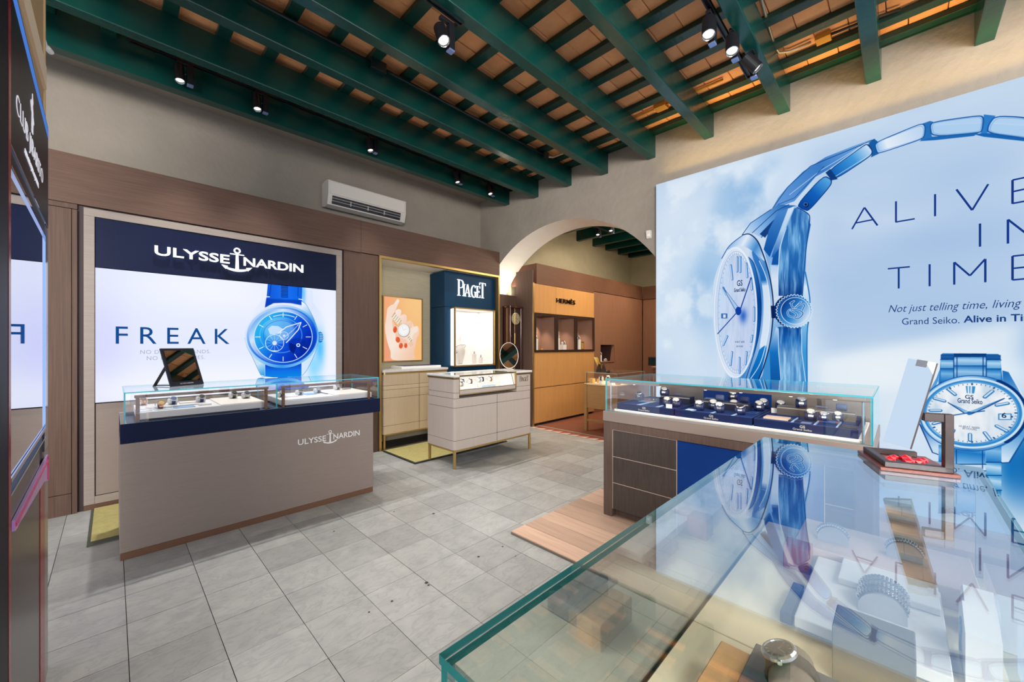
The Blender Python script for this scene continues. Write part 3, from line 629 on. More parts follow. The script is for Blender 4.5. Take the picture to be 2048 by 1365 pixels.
    P.fill(B((470, 300), (510, 350), (545, 470), (566, 600), (570, 720), (560, 860), (535, 1000), (505, 1090), (530, 960), (540, 800), (538, 640), (522, 500), (500, 400)), ((B((500, 320))[0], (54, 128, 202)), (B((545, 640))[0], (8, 62, 144)), (B((530, 1060))[0], (14, 90, 170))), 4)
    for q, w, c in (((425, 120), (480, 116), (540, 168), (580, 258), (620, 380), (648, 500), (664, 620), (668, 720), (660, 850), (640, 1000), (600, 1150), (550, 1285)), 5, (10, 34, 84)), (((556, 330), (604, 440), (632, 560), (642, 700), (634, 860), (606, 1010), (560, 1160), (480, 1285)), 3, (226, 238, 248)), (((470, 300), (512, 350), (545, 470), (566, 600), (572, 720), (562, 860), (530, 1020), (450, 1275)), 3, (10, 48, 116)), (((255, 310), (300, 230), (345, 182), (425, 122)), 4, (30, 80, 150)): P.line(B(*q), w, c, smooth=5)
    for q in (((648, 690), (668, 690), (700, 690), (700, 790), (668, 790), (655, 790)),): P.fill(B(*q), (10, 30, 84))
    cry = B(*ell((362, 745), 178, 530, 60)); P.fill(cry, ((B((200, 700))[0], (196, 214, 238)), (B((362, 700))[0], (222, 232, 245)), (B((540, 700))[0], (206, 220, 242))), al=.92)
    P.fill(B(*ell((372, 742), 140, 470, 50)), ((B((240, 700))[0], (196, 216, 240)), (B((390, 700))[0], (204, 216, 240)), (B((510, 700))[0], (190, 206, 238)))); P.fill(B(*ell((372, 742), 138, 465, 50)), (150, 178, 216), al=.3, fx=fx)
    P.line(B(*ell((365, 745), 170, 520, 60)), 3, (240, 246, 252), closed=True); P.line(B(*ell((372, 742), 148, 490, 60)), 2, (90, 140, 200), closed=True, al=.7)
    for k in range(60): a = math.radians(6*k); p = (372+143*math.cos(a), 742+478*math.sin(a)); q = (372+137*math.cos(a), 742+462*math.sin(a)); P.line(B(p, q), 1.6, (70, 120, 184), al=.8)
    for q in (((380, 300), (380, 415)), ((404, 300), (404, 420)), ((328, 365), (340, 478)), ((452, 350), (460, 460)), ((490, 470), (497, 560)), ((515, 705), (515, 812)), ((500, 930), (492, 980)), ((455, 1062), (446, 1160)), ((397, 1108), (397, 1230)), ((338, 1062), (326, 1168)), ((300, 935), (268, 1005)), ((268, 545), (290, 600))):
        P.line(B(*q), 10, (58, 124, 196)); P.line(B(*[(x-3, y) for x, y in q]), 3.5, (226, 238, 250))
    P.fill(B((250, 752), (300, 752), (300, 792), (250, 792)), (60, 110, 180)); P.fill(B((266, 760), (286, 760), (286, 786), (266, 786)), (214, 226, 244)); P.blob(B((425, 770))[0], 8, 14, (20, 80, 190), .8)
    P.fill(B((262, 540), (300, 600), (395, 712), (370, 740), (290, 610)), (170, 200, 236)); P.line(B((262, 540), (372, 738)), 2.5, (40, 90, 160)); P.line(B((280, 560), (395, 712)), 2, (40, 90, 160))
    P.line(B((490, 465), (400, 730)), 5, (18, 60, 150)); P.line(B((408, 708), (222, 915)), 4.5, (14, 52, 150)); P.fill(B(*ell((388, 732), 24, 34)), (16, 62, 160))
    # crown
    c0 = (1588.5, 622.6); P.fill(ell((1575, 622), 27, 30), (12, 44, 100)); gear = [(c0[0]+(37 if k % 2 else 34)*math.cos(math.pi*k/34), c0[1]+(34 if k % 2 else 31)*math.sin(math.pi*k/34)) for k in range(68)]; P.fill(gear, (((1560, 600), (16, 66, 140)), ((1590, 622), (60, 140, 206)), ((1618, 640), (206, 224, 242)))); P.line(gear, 3, (206, 228, 246), closed=True); P.line([(c0[0]+(x-c0[0])*1.06-1.5, c0[1]+(y-c0[1])*1.06) for x, y in gear[20:50]], 2, (8, 40, 96))
    P.fill(ell((1590.6, 622), 29, 26.6), (((1566, 610), (10, 60, 140)), ((1590, 622), (44, 130, 204)), ((1616, 630), (196, 216, 240)))); P.line(ell((1590.6, 622), 29, 26.6), 2.6, (216, 232, 247), closed=True)
    D = crop(1480, 560, 6.825)
    for q, cl_ in ((((685, 320), (735, 290), (700, 330), (735, 385), (830, 300)), 0), (((755, 385), (800, 340), (850, 330), (880, 350), (845, 425)), 0), (((680, 405), (650, 440), (665, 490), (730, 510), (775, 490), (750, 450), (700, 425)), 1), (((690, 410), (770, 405), (850, 440), (850, 480), (800, 525), (745, 520)), 0)):
        P.line(D(*q), 8, (190, 222, 246), closed=bool(cl_), smooth=3); P.line(D(*q), 3.4, (16, 74, 150), closed=bool(cl_), smooth=3)
    # second watch
    E_ = crop(1700, 690, 4.402)
    for x0, x1, w in ((800, 1318, 0),):
        P.fill(E_((800, 84), (815, 74), (1300, 80), (1318, 92), (1330, 210), (1345, 330), (1345, 420), (775, 420), (778, 320), (790, 210)), (40, 120, 190))
    def links(x0, x1, rows, dark=(10, 70, 140)):
        for (y0, y1, c0_, c1_) in rows: P.fill(E_((x0, y0), (x1, y0), (x1, y1), (x0, y1)), ((E_(((x0+x1)/2, y0))[0], c0_), (E_(((x0+x1)/2, (y0*2+y1)/3))[0], c1_), (E_(((x0+x1)/2, y1))[0], c0_))); P.line(E_((x0, y1), (x1, y1)), 3.5, dark)
    links(797, 908, ((86, 132, (18, 72, 140), (30, 96, 168)), (132, 210, (70, 150, 210), (170, 208, 236)), (212, 330, (24, 110, 186), (120, 180, 226))))
    links(1203, 1325, ((90, 135, (18, 72, 140), (30, 96, 168)), (135, 212, (80, 160, 216), (176, 212, 238)), (214, 340, (24, 110, 186), (120, 180, 226))))
    links(912, 1198, ((76, 108, (10, 50, 110), (14, 66, 130)), (108, 186, (90, 160, 216), (176, 210, 238)), (188, 330, (40, 120, 192), (150, 196, 232))))
    for x in (912, 940, 1170, 1198): P.line(E_((x, 100), (x, 300)), 2.4, (12, 66, 136))
    for q, g in ((((1340, 225), (1400, 242), (1470, 360), (1560, 520), (1580, 700), (1500, 560), (1420, 420), (1345, 330)), ((E_((1380, 250))[0], (30, 110, 186)), (E_((1520, 520))[0], (150, 196, 234)))), (((775, 318), (790, 212), (760, 290), (700, 400), (640, 500), (600, 640), (660, 560)), ((E_((780, 250))[0], (60, 140, 208)), (E_((620, 600))[0], (170, 208, 238)))),
                 (((590, 650), (620, 700), (700, 800), (790, 870), (775, 965), (725, 945)), ((E_((600, 680))[0], (20, 104, 184)), (E_((760, 900))[0], (196, 220, 240)))), (((1400, 1036), (1330, 1040), (1330, 900), (1420, 850), (1520, 740), (1545, 800)), ((E_((1360, 1000))[0], (206, 226, 244)), (E_((1500, 800))[0], (90, 160, 216))))): P.fill(E_(*q), g)
    P.line(E_((590, 650), (725, 948), (775, 966)), 3.5, DK); P.line(E_((1545, 800), (1400, 1036), (1330, 1040)), 3.5, (20, 80, 150)); P.line(E_((1402, 244), (1480, 380), (1560, 540)), 3, (220, 236, 248))
    links(778, 908, ((880, 1030, (30, 120, 196), (130, 186, 228)), (1034, 1150, (60, 150, 210), (190, 218, 240)), (1154, 1280, (60, 120, 170), (150, 190, 220)), (1284, 1480, (40, 110, 170), (170, 205, 232))))
    links(1195, 1330, ((880, 1034, (30, 120, 196), (130, 186, 228)), (1038, 1150, (60, 150, 210), (190, 218, 240)), (1154, 1280, (60, 150, 210), (180, 212, 236)), (1284, 1480, (40, 130, 190), (170, 205, 232))))
    links(912, 1192, ((900, 1052, (120, 180, 226), (30, 120, 196)), (1056, 1110, (190, 216, 238), (210, 228, 244)), (1114, 1260, (150, 190, 224), (200, 220, 238)), (1264, 1480, (70, 150, 210), (190, 216, 238))))
    for x in (935, 1165): P.line(E_((x, 900), (x, 1400)), 2.4, (12, 66, 136))
    o2 = ell((1080, 603), 470, 332, 80); P.fill(E_(*o2), ((E_((640, 500))[0], (120, 182, 228)), (E_((1000, 300))[0], (176, 210, 238)), (E_((1300, 420))[0], (40, 120, 194)), (E_((1500, 760))[0], (150, 196, 232)))); P.line(E_(*o2), 4, (30, 100, 174), closed=True)
    P.line(E_(*ell((1080, 603), 458, 322, 40, -60, 50)), 14, (8, 52, 120)); P.line(E_(*ell((1078, 602), 440, 300, 80)), 10, (206, 228, 244), closed=True); P.line(E_(*ell((1076, 602), 424, 286, 80)), 7, (50, 136, 204), closed=True)
    dl = E_(*ell((1073, 600), 404, 268, 80)); P.fill(dl, ((E_((700, 500))[0], (220, 230, 240)), (E_((1073, 600))[0], (230, 236, 242)), (E_((1450, 700))[0], (214, 226, 238))))
    sk = P.noise(26, 60, 21, 3); P.fill(dl, (176, 200, 222), al=.6, fx=np.clip((sk-.5)*3, 0, 1)); P.fill(dl, (246, 248, 250), al=.7, fx=np.clip((.45-sk)*4, 0, 1)); P.line(dl, 3, (90, 160, 214), closed=True)
    for k in range(60): a = math.radians(6*k); P.line(E_((1073+392*math.cos(a), 600+258*math.sin(a)), (1073+380*math.cos(a), 600+250*math.sin(a))), 1.8 if k % 5 else 5, (40, 90, 150))
    for q in (((1250, 408), (1185, 460)), ((1385, 515), (1290, 532)), ((1290, 715), (1378, 760)), ((1185, 775), (1232, 835)), ((1055, 788), (1055, 842)), ((910, 752), (880, 800)), ((735, 695), (820, 672)), ((708, 578), (795, 578)), ((742, 472), (830, 496)), ((865, 392), (922, 438))):
        P.line(E_(*q), 11, (44, 120, 184)); P.line(E_(*[(x, y-3) for x, y in q]), 5, (206, 226, 242))
    P.fill(E_((1018, 362), (1102, 366), (1092, 428), (1026, 426)), (60, 140, 200)); P.line(E_((1040, 365), (1042, 425)), 4, WH); P.line(E_((1066, 365), (1064, 425)), 4, WH)
    P.fill(E_((1308, 608), (1416, 608), (1416, 656), (1308, 656)), (216, 228, 238)); P.line(E_((1308, 608), (1416, 608), (1416, 658), (1308, 658)), 3, (60, 130, 190), closed=True); P.fill(E_((1418, 626), (1432, 626), (1432, 640), (1418, 640)), (20, 60, 120))
    P.fill(E_((862, 508), (960, 548), (1060, 595), (1050, 615), (1000, 596)), ((E_((900, 520))[0], (60, 130, 196)), (E_((1040, 600))[0], (160, 200, 232)))); P.line(E_((862, 508), (1000, 598)), 3, (14, 60, 130)); P.fill(E_((1030, 608), (1040, 590), (1350, 470), (1356, 474), (1180, 560), (1060, 612)), ((E_((1050, 600))[0], (150, 194, 230)), (E_((1340, 480))[0], (40, 110, 180)))); P.line(E_((1060, 612), (1180, 560), (1356, 472)), 3, (14, 60, 130)); P.line(E_((880, 625), (1000, 605), (1180, 582)), 4, (30, 96, 164)); P.fill(E_(*ell((1048, 602), 22, 16)), (40, 110, 180))
    return P
def art_blue():
    """the blue skeleton watch on the backlit panel of the left wall"""
    P = Print(ony, YA-.004, -.1, 1.854, .882, 2.003, 900, (222, 228, 248))
    E_ = crop(470, 550, 5.459)
    for p, rx, ry, c, al in (((200, 700), 60, 140, (206, 208, 252), .8), ((420, 580), 140, 50, (238, 240, 252), .9), ((470, 760), 200, 40, (238, 240, 250), .8), ((320, 780), 130, 30, (240, 240, 252), .7), ((655, 700), 22, 120, (236, 238, 250), .9), ((628, 600), 16, 60, (206, 220, 246), .6), ((600, 560), 80, 18, (226, 236, 250), .8)): P.blob(p, rx, ry, c, al)
    P.blob(E_((925, 800))[0], 10, 34, (70, 180, 246), .9); P.blob(E_((860, 1000))[0], 14, 26, (120, 206, 248), .8); P.blob(E_((745, 200))[0], 5, 26, (90, 180, 244), .8); P.fill(E_((850, 140), (1090, 130), (1090, 700), (980, 460), (850, 300)), (234, 236, 250), al=.5, blur=6)
    # strap
    P.fill(E_((358, 90), (735, 120), (728, 330), (620, 312), (520, 305), (420, 310), (325, 360), (345, 240)), ((E_((340, 200))[0], (20, 84, 205)), (E_((540, 150))[0], (24, 110, 236)), (E_((720, 200))[0], (14, 96, 220)))); P.fill(E_((340, 260), (728, 275), (728, 335), (600, 305), (420, 308), (328, 352)), (6, 44, 156), al=.55, blur=5)
    for k in range(9): P.fill(E_((502, 118+15*k), (580, 122+15*k), (580, 130+15*k), (502, 126+15*k)), (8, 40, 120))
    for x, dx in ((394, -18), (690, -4)): P.line(E_((x, 104), (x+dx, 240)), 3, (10, 50, 140)); [P.line(E_((x+dx*k/8-3, 104+17*k), (x+dx*k/8+3, 112+17*k)), 4, (8, 40, 120)) for k in range(8)]
    P.line(E_((345, 240), (375, 240)), 8, (226, 238, 252)); P.line(E_((697, 264), (735, 272)), 8, (226, 238, 252))
    P.fill(E_((328, 960), (725, 960), (725, 1110), (640, 1115), (420, 1120), (328, 1110)), ((E_((520, 960))[0], (10, 60, 190)), (E_((520, 1050))[0], (16, 110, 224)), (E_((520, 1115))[0], (10, 130, 222))))
    # lugs
    for q, g in ((((320, 370), (335, 260), (290, 280), (215, 380), (160, 480), (120, 560)), ((E_((330, 280))[0], (222, 228, 250)), (E_((180, 480))[0], (226, 232, 250)))), (((725, 290), (728, 398), (800, 440), (870, 530), (905, 620), (860, 480), (780, 330)), ((E_((740, 320))[0], (226, 236, 246)), (E_((860, 500))[0], (80, 160, 226)))),
                 (((105, 690), (130, 790), (190, 900), (280, 1090), (325, 1110), (325, 970), (230, 900)), ((E_((120, 740))[0], (200, 218, 240)), (E_((240, 980))[0], (196, 220, 238)), (E_((300, 1090))[0], (60, 160, 220)))), (((915, 720), (870, 860), (780, 1040), (728, 1105), (728, 970), (830, 900)), ((E_((900, 740))[0], (196, 216, 236)), (E_((760, 1060))[0], (206, 226, 244))))): P.fill(E_(*q), g)
    P.line(E_((728, 285), (780, 330), (860, 480), (905, 610), (915, 700), (870, 862), (790, 1030), (726, 1108)), 3, (30, 110, 190), smooth=4); P.line(E_((105, 690), (130, 790), (190, 900), (280, 1092), (326, 1112)), 3, (70, 130, 190), smooth=4)
    P.fill(E_((905, 640), (930, 622), (955, 640), (962, 690), (950, 730), (915, 735)), (30, 120, 200), 3); [P.line(E_((925, 640+18*k), (956, 642+18*k)), 5, (206, 230, 248)) for k in range(5)]
    R = lambda c, rx, ry, g, n=80: P.fill(E_(*ell(c, rx, ry, n)), g)
    R((510, 672), 405, 345, ((E_((150, 450))[0], (224, 232, 246)), (E_((300, 900))[0], (150, 196, 236)), (E_((860, 520))[0], (60, 150, 224)), (E_((880, 900))[0], (160, 206, 240))))
    R((512, 668), 385, 318, ((E_((250, 400))[0], (190, 212, 244)), (E_((480, 640))[0], (40, 120, 222)), (E_((800, 900))[0], (14, 76, 196)))); R((520, 672), 366, 300, ((E_((200, 430))[0], (60, 146, 226)), (E_((500, 400))[0], (206, 222, 246)), (E_((860, 560))[0], (16, 80, 210)), (E_((800, 900))[0], (10, 56, 180))))
    P.line(E_(*ell((525, 678), 318, 278, 80)), 7, (190, 224, 250), closed=True); dl = ((E_((290, 560))[0], (40, 170, 232)), (E_((400, 640))[0], (30, 140, 226)), (E_((560, 720))[0], (12, 76, 212)), (E_((760, 820))[0], (6, 36, 160))); R((525, 678), 312, 272, dl)
    P.fill(E_(*ell((480, 600), 170, 130)), (150, 206, 244), al=.55, blur=14); P.line(E_(*ell((500, 660), 230, 190, 60)), 10, (110, 196, 240), al=.5, closed=True); P.line(E_(*ell((500, 650), 190, 150, 60)), 6, (20, 90, 200), al=.5, closed=True); P.fill(E_(*ell((680, 770), 100, 80)), (8, 48, 170), al=.8); P.fill(E_((680, 770), (590, 740), (600, 830), (640, 860)), (6, 30, 130)); P.fill(E_((680, 770), (760, 700), (790, 790), (720, 860)), (6, 40, 150))
    P.fill(E_((360, 590), (400, 555), (470, 560), (520, 590), (500, 640), (420, 650), (380, 650)), (200, 222, 248), al=.9)
    for k in range(12):
        a = math.radians(30*k-90); P.line(E_((525+300*math.cos(a), 678+262*math.sin(a)), (525+250*math.cos(a), 678+218*math.sin(a))), 6, (236, 246, 254))
    P.line(E_(*ell((525, 678), 282, 240, 20, -112, -64)), 7, (206, 228, 250)); P.line(E_((470, 640), (560, 570), (720, 520), (690, 600), (600, 700), (560, 740)), 9, (222, 234, 252)); P.line(E_((530, 690), (640, 600), (700, 535)), 4, (206, 226, 250))
    for c, r, w in (((432, 745), 100, 5), ((535, 665), 46, 4)):
        P.line(E_(*ell(c, r, r*.92, 40)), w, (222, 236, 252), closed=True); [P.line(E_(c, (c[0]+r*math.cos(t*.524), c[1]+r*.92*math.sin(t*.524))), 2, (210, 228, 250)) for t in range(12)]; P.fill(E_(*ell(c, r*.25, r*.23)), (206, 224, 248))
    P.line(E_((395, 830), (470, 832)), 7, (236, 244, 252)); P.fill(E_(*ell((690, 768), 22, 20)), (206, 226, 250)); P.fill(E_(*ell((690, 768), 11, 10)), (10, 50, 160))
    # mirrored on the floor of the picture
    P.fill(E_((225, 1190), (250, 1130), (330, 1130), (320, 1180), (470, 1120), (560, 1115), (700, 1150), (760, 1190), (800, 1230), (300, 1260)), (((E_((520, 1120))[0]), (20, 110, 214)), ((E_((520, 1160))[0]), (150, 210, 246)), ((E_((520, 1230))[0]), (14, 70, 190))), 2); P.fill(E_((720, 1105), (800, 1100), (900, 1160), (780, 1180)), (214, 226, 242), 2, al=.8)
    return P
def art_hand():
    """advertisement in the far bay: a hand closed round a small steel watch on peach"""
    P = Print(ony, 5.17, 2.672, 3.285, 1.135, 2.045, 1000, (250, 190, 128)); E_ = crop(740, 560, 6.83)
    for p, c in (((190, 300), (250, 170, 124)), ((640, 300), (252, 206, 140)), ((230, 1000), (244, 158, 122)), ((640, 1000), (252, 196, 130))): P.blob(E_(p)[0], 34, 60, c, .9)
    sk = (252, 226, 208); sk2 = (248, 204, 178)
    P.fill(E_((325, 330), (360, 275), (385, 262), (400, 290), (380, 340), (355, 400), (330, 450), (300, 520), (330, 600), (370, 640), (520, 660), (540, 560), (575, 580), (600, 640), (640, 630), (665, 660), (668, 740), (640, 800), (620, 900), (600, 1000), (590, 1092), (310, 1092), (280, 980), (240, 860), (215, 740), (205, 640), (215, 560), (228, 470), (240, 390), (290, 345)), ((E_((220, 600))[0], sk), (E_((420, 700))[0], (253, 236, 222)), (E_((640, 900))[0], sk2)), 4)
    for q in (((345, 450), (355, 415), (400, 400), (428, 430), (415, 520), (420, 600), (370, 560)), ((415, 520), (425, 485), (470, 470), (500, 500), (495, 590), (440, 620)), ((495, 580), (540, 560), (575, 585), (560, 660), (500, 640))): P.fill(E_(*q), ((E_((360, 430))[0], (254, 236, 224)), (E_((560, 640))[0], sk2)), 4); P.line(E_(*q), 2, (236, 180, 150), closed=True, smooth=4, al=.6)
    P.fill(E_((560, 680), (610, 640), (650, 640), (650, 700), (600, 740), (560, 790)), (253, 232, 216), 3)
    for q in (((300, 560), (330, 590), (350, 640), (370, 640), (385, 700), (350, 740), (320, 700)), ((350, 730), (390, 740), (430, 800), (420, 860), (360, 850)), ((400, 800), (440, 790), (470, 830), (450, 940), (400, 930)), ((470, 800), (510, 850), (520, 930), (470, 935))): P.fill(E_(*q), sk2, 3)
    for c, rx, ry, ro in (((342, 680), 27, 45, 5), ((380, 818), 30, 40, -15), ((422, 900), 27, 38, 8), ((488, 898), 22, 34, 0)): P.fill(E_(*ell(c, rx, ry, 20, rot=ro)), (228, 96, 52)); P.line(E_(*ell((c[0]-4, c[1]-4), rx*.6, ry*.6, 12, 190, 300, ro)), 3, (250, 190, 160))
    P.fill(E_((330, 325), (380, 272), (395, 290), (350, 330)), (244, 240, 232))
    for c0_, n_, m_ in (((295, 520), 4, 5), ((520, 800), 3, 4)):
        P.fill(E_((c0_[0], c0_[1]), (c0_[0]+40, c0_[1]-60), (c0_[0]+130, c0_[1]+50) if n_ == 4 else (c0_[0]+65, c0_[1]+0), (c0_[0]+90, c0_[1]+100) if n_ == 4 else (c0_[0]+10, c0_[1]+75)), (246, 236, 214))
    for a in range(5):
        for b in range(5): P.fill(E_(*ell((306+22*a+9*b-4, 500+24*a-12*b+8), 5, 5, 8)), (120, 100, 76))
    for a in range(3):
        for b in range(3): P.fill(E_(*ell((522+16*a+8*b, 786+22*a-8*b+8), 5, 5, 8)), (120, 100, 76))
    for k in range(4): P.line(E_((520+10*k, 870+14*k), (570+6*k, 840+14*k)), 4, (206, 160, 80))
    P.fill(E_(*ell((462, 692), 84, 92)), (170, 156, 144)); P.fill(E_(*ell((460, 688), 78, 86)), (242, 240, 238)); P.fill(E_(*ell((460, 688), 66, 72)), (252, 252, 252)); P.line(E_(*ell((460, 688), 58, 64)), 2, (200, 200, 205), closed=True); P.line(E_((460, 690), (440, 640)), 2, (150, 150, 160)); P.line(E_((460, 690), (500, 670)), 2, (150, 150, 160))
    return P
NY = (0, -1, 0)           # reading direction on the arch wall
# ------------------------------------------------------------------ lightbox on the arch wall
t = thing('wall_lightbox', 'huge backlit sky blue picture of steel watches covering the arch wall', 'poster', (XB-.03, .045, 0))
box('case', XB-.058, XB, -1.95, 2.04, 0, 3.232, M('box_grey', (150, 156, 164), .5), t, bev=0)
ps = art_sky().build('picture', t, 1.0); ps['label'] = 'printed sky with two watches'
ink = emis('ink_blue', (24, 62, 150), .8); ink2 = emis('ink_dark', (28, 70, 140), .8)
PX = XB-.061
def on(px, py): return onx(px, py, PX)
def bars(name, L, th, mat): 
    q = []
    for a, b in L: a, b = on(*a), on(*b); q.append(((-a[1], a[2]), (-b[1], b[2]), th))
    return strokes(name, q, (PX, 0, 0), NY, Z_, th, mat, t, .001)
def zz(crop_, *L): return [tuple(crop_(*s)) for s in L]
C3 = crop(1300, 340, 2.738)
for L_ in ([((1106, 325), (1174, 206)), ((1174, 206), (1246, 305)), ((1128, 291), (1224, 272))], [((1347, 172), (1347, 287)), ((1345, 286), (1450, 268))], [((1561, 133), (1561, 254))], [((1678, 107), (1764, 221)), ((1764, 221), (1852, 78))], [((1985, 55), (1985, 186)), ((1985, 56), (2080, 36)), ((1985, 120), (2075, 100)), ((1985, 184), (2085, 166))],
           [((1807, 294), (1807, 421))], [((1960, 404), (1960, 272)), ((1960, 272), (2100, 380)), ((2100, 382), (2100, 240))],
           [((1302, 542), (1423, 531)), ((1362, 536), (1362, 650))], [((1531, 517), (1531, 638))], [((1666, 629), (1666, 506)), ((1666, 506), (1752, 580)), ((1752, 580), (1836, 488)), ((1836, 488), (1836, 616))], [((1985, 472), (1985, 604)), ((1985, 473), (2085, 462)), ((1985, 540), (2075, 531)), ((1985, 603), (2088, 594))]):
    bars('letter', zz(C3, *L_), .0115, ink)
def ptxt(s, a, b, h, mat, **k):
    A_, B_ = on(*a), on(*b); text('lettering', s, (PX, A_[1], A_[2]), NY, Z_, A_[1]-B_[1], h, mat, t, .001, **k)
ptxt('Not just telling time, living in it.', (1777, 630), (2100, 606), .077, ink2, shear=.3, bold=-.004)
ptxt('Grand Seiko.', (1804, 650), (1919, 647), .052, ink2); ptxt('Alive in Time.', (1927, 646), (2092, 639), .052, ink2, bold=.02)
dl = emis('dial_ink', (30, 70, 124), .8)
ptxt('Grand Seiko', (1915, 806), (1965, 806), .036, dl, bold=.02); ptxt('GS', (1930, 798), (1947, 798), .03, dl, bold=.02); ptxt('HI-BEAT 36000', (1918, 854.5), (1959, 854.5), .014, dl); ptxt('80 HOURS', (1925, 859), (1953, 859), .014, dl); ptxt('6', (2003, 836), (2013, 836), .038, dl, bold=.02)
ptxt('Grand Seiko', (1468, 585), (1491, 583), .04, dl, bold=.03); ptxt('GS', (1474, 573), (1485, 572), .06, dl, bold=.02); ptxt('HI-BEAT 36000', (1470, 686), (1489, 686), .018, dl); ptxt('80 HOURS', (1473, 695), (1486, 695), .018, dl)
ptxt('#SLGH005', (1880, 1024), (2004, 1046), .044, emis('tag_ink', (8, 34, 78), .6), bold=.02)
# ------------------------------------------------------------------ left wall : backlit display with dark header
t = thing('wall_display', 'grey framed backlit watch picture under a dark blue glowing nameplate on the left wall', 'display', (.88, YA, 0))
mesh('reveal', bv(-.2, 1.944, YA+.02, YA+.07, 0, 2.5), BF, M('reveal_plum', (58, 44, 50), .6), t)
fz0 = .045
boxes('frame', [(-.166, -.104, YA-.004, YA+.03, fz0, 2.423), (1.858, 1.924, YA-.004, YA+.03, fz0, 2.423), (-.166, 1.924, YA-.004, YA+.03, 2.424, 2.488), (-.103, 1.857, YA-.004, YA+.03, fz0, .106)], frame_g, t, bev=.001)
box('lower_panel', -.098, 1.852, YA+.004, YA+.03, .112, .872, taupe, t); box('toe_strip', -.166, 1.924, YA, YA+.03, 0, .043, M('brown_toe', (100, 70, 52), .5), t)
box('header', -.1, 1.854, YA, YA+.03, 2.008, 2.42, navy, t); box('screen_case', -.1, 1.854, YA, YA+.03, .876, 2.004, dark, t, bev=0)
art_blue().build('picture', t, 1.08)
fi = emis('freak_ink', (26, 92, 172), .7); fi2 = emis('freak_grey', (190, 196, 226), .8)
def wy(px, py, y): return ony(px, py, y)
YP = YA-.006
F5 = crop(160, 400, 3.25)
def wtxt(s, a, b, h, mat, par, y, d=.002, **k):
    A_, B_ = ony(*a, y), ony(*b, y); return text('lettering', s, (A_[0], y, A_[2]), X_, Z_, B_[0]-A_[0], h, mat, par, d, **k)
wtxt('FREAK', F5((232, 936))[0], F5((972, 936))[0], .148, fi, t, YP, .001, sp=1.55); wtxt('NO DIAL. NO HANDS.', F5((392, 1003))[0], F5((848, 998))[0], .035, fi2, t, YP, .001, sp=1.1); wtxt('NO BOUNDARIES.', F5((434, 1043))[0], F5((812, 1037))[0], .035, fi2, t, YP, .001, sp=1.1)
def anchor(O, U, V, h, mat, par, d):
    """anchor emblem, foot at the origin"""
    q = [(-.03, .0), (-.05, .72), (.05, .72), (.03, .0)]
    L = [((0, 0), (0, .74), .13, .085), ((-.25, .70), (.25, .70), .035)]; L += poly_bars(arc(0, .86, .1, 0, 360, 14), .055); L += poly_bars(arc(0, 1.02, 1.0, 242, 298, 12), .05, .10)
    L += [((-.54, .20), (-.36, .10), .0, .15), ((.54, .20), (.36, .10), .0, .15)]
    L = [((a[0]*h, a[1]*h), (b[0]*h, b[1]*h))+tuple(w*h if w else .002 for w in r) for a, b, *r in L]
    return strokes('anchor_emblem', L, O, U, V, .01, mat, par, d)
yl = YA-.012
A_, B_ = ony(309, 513, yl), ony(459, 528, yl); text('lettering', 'ULYSSE', (A_[0], yl, 2.165), X_, Z_, B_[0]-A_[0], .086, glow, t, .012, bold=.016)
A_, B_ = ony(487, 530, yl), ony(606, 545, yl); text('lettering', 'NARDIN', (A_[0], yl, 2.165), X_, Z_, B_[0]-A_[0], .086, glow, t, .012, bold=.016)
a_ = ony(474, 540, yl); anchor((a_[0], yl-.001, 2.103), X_, Z_, .235, glow, t, .012)
# ------------------------------------------------------------------ left counter
t = thing('glass_counter', 'long taupe counter with a navy band and low glass case before the left wall', 'counter', (.87, 3.8, 0))
box('body', .032, 1.702, 3.492, 4.10, .046, .735, taupe, t); box('toe_kick', .034, 1.70, 3.494, 4.09, 0, .045, M('walnut_toe', (112, 78, 58), .5), t)
boxes('band', [(.034, 1.767, 3.488, 4.12, .737, .835), (.034, .062, 3.488, 4.12, .835, .86), (1.74, 1.767, 3.488, 4.12, .835, .86), (.062, 1.74, 3.488, 3.516, .835, .86), (.062, 1.74, 4.09, 4.12, .835, .86), (.875, .945, 3.516, 4.09, .835, .86)], navy, t)
boxes('well_lining', [(.064, .873, 3.518, 4.088, .836, .839), (.947, 1.738, 3.518, 4.088, .836, .839)], navy_d, t)
box('end_rail', .034, .062, 3.49, 4.12, .86, .862, frame_g, t, bev=0)
for (a, b) in ((.05, .905), (.911, 1.756)):
    pane('front_glass', a, b, 3.492, 3.500, .861, 1.052, gl, ge_c, t)
pane('side_glass', .05, .058, 3.5, 4.07, .861, 1.052, gl, ge_c, t); pane('side_glass', 1.748, 1.756, 3.5, 4.07, .861, 1.052, gl, ge_c, t); pane('middle_glass', .903, .912, 3.502, 4.07, .861, 1.052, gl, ge_c, t); pane('back_glass', .06, 1.746, 4.062, 4.07, .861, 1.052, gl, ge_c, t)
pane('top_glass', .05, 1.756, 3.492, 4.07, 1.052, 1.060, gl, ge_c, t)
for a, b in ((.105, .852), (.953, 1.688)):
    boxes('rail', [(a, a+.02, 3.522, 3.542, .86, 1.03), (b-.02, b, 3.522, 3.542, .86, 1.03), (a-.006, b+.006, 3.52, 3.546, 1.016, 1.034)], walnut, t, bev=.002)
yl = 3.4905
A_, B_ = ony(595.5, 887, yl), ony(652, 879, yl); text('lettering', 'ULYSSE', (A_[0], yl, .545), X_, Z_, B_[0]-A_[0], .047, white, t, .004, bold=.012)
A_, B_ = ony(666.5, 876, yl), ony(719, 868, yl); text('lettering', 'NARDIN', (A_[0], yl, .545), X_, Z_, B_[0]-A_[0], .047, white, t, .004, bold=.012)
a_ = ony(660, 884, yl); anchor((a_[0], yl, .52), X_, Z_, .112, white, t, .004)
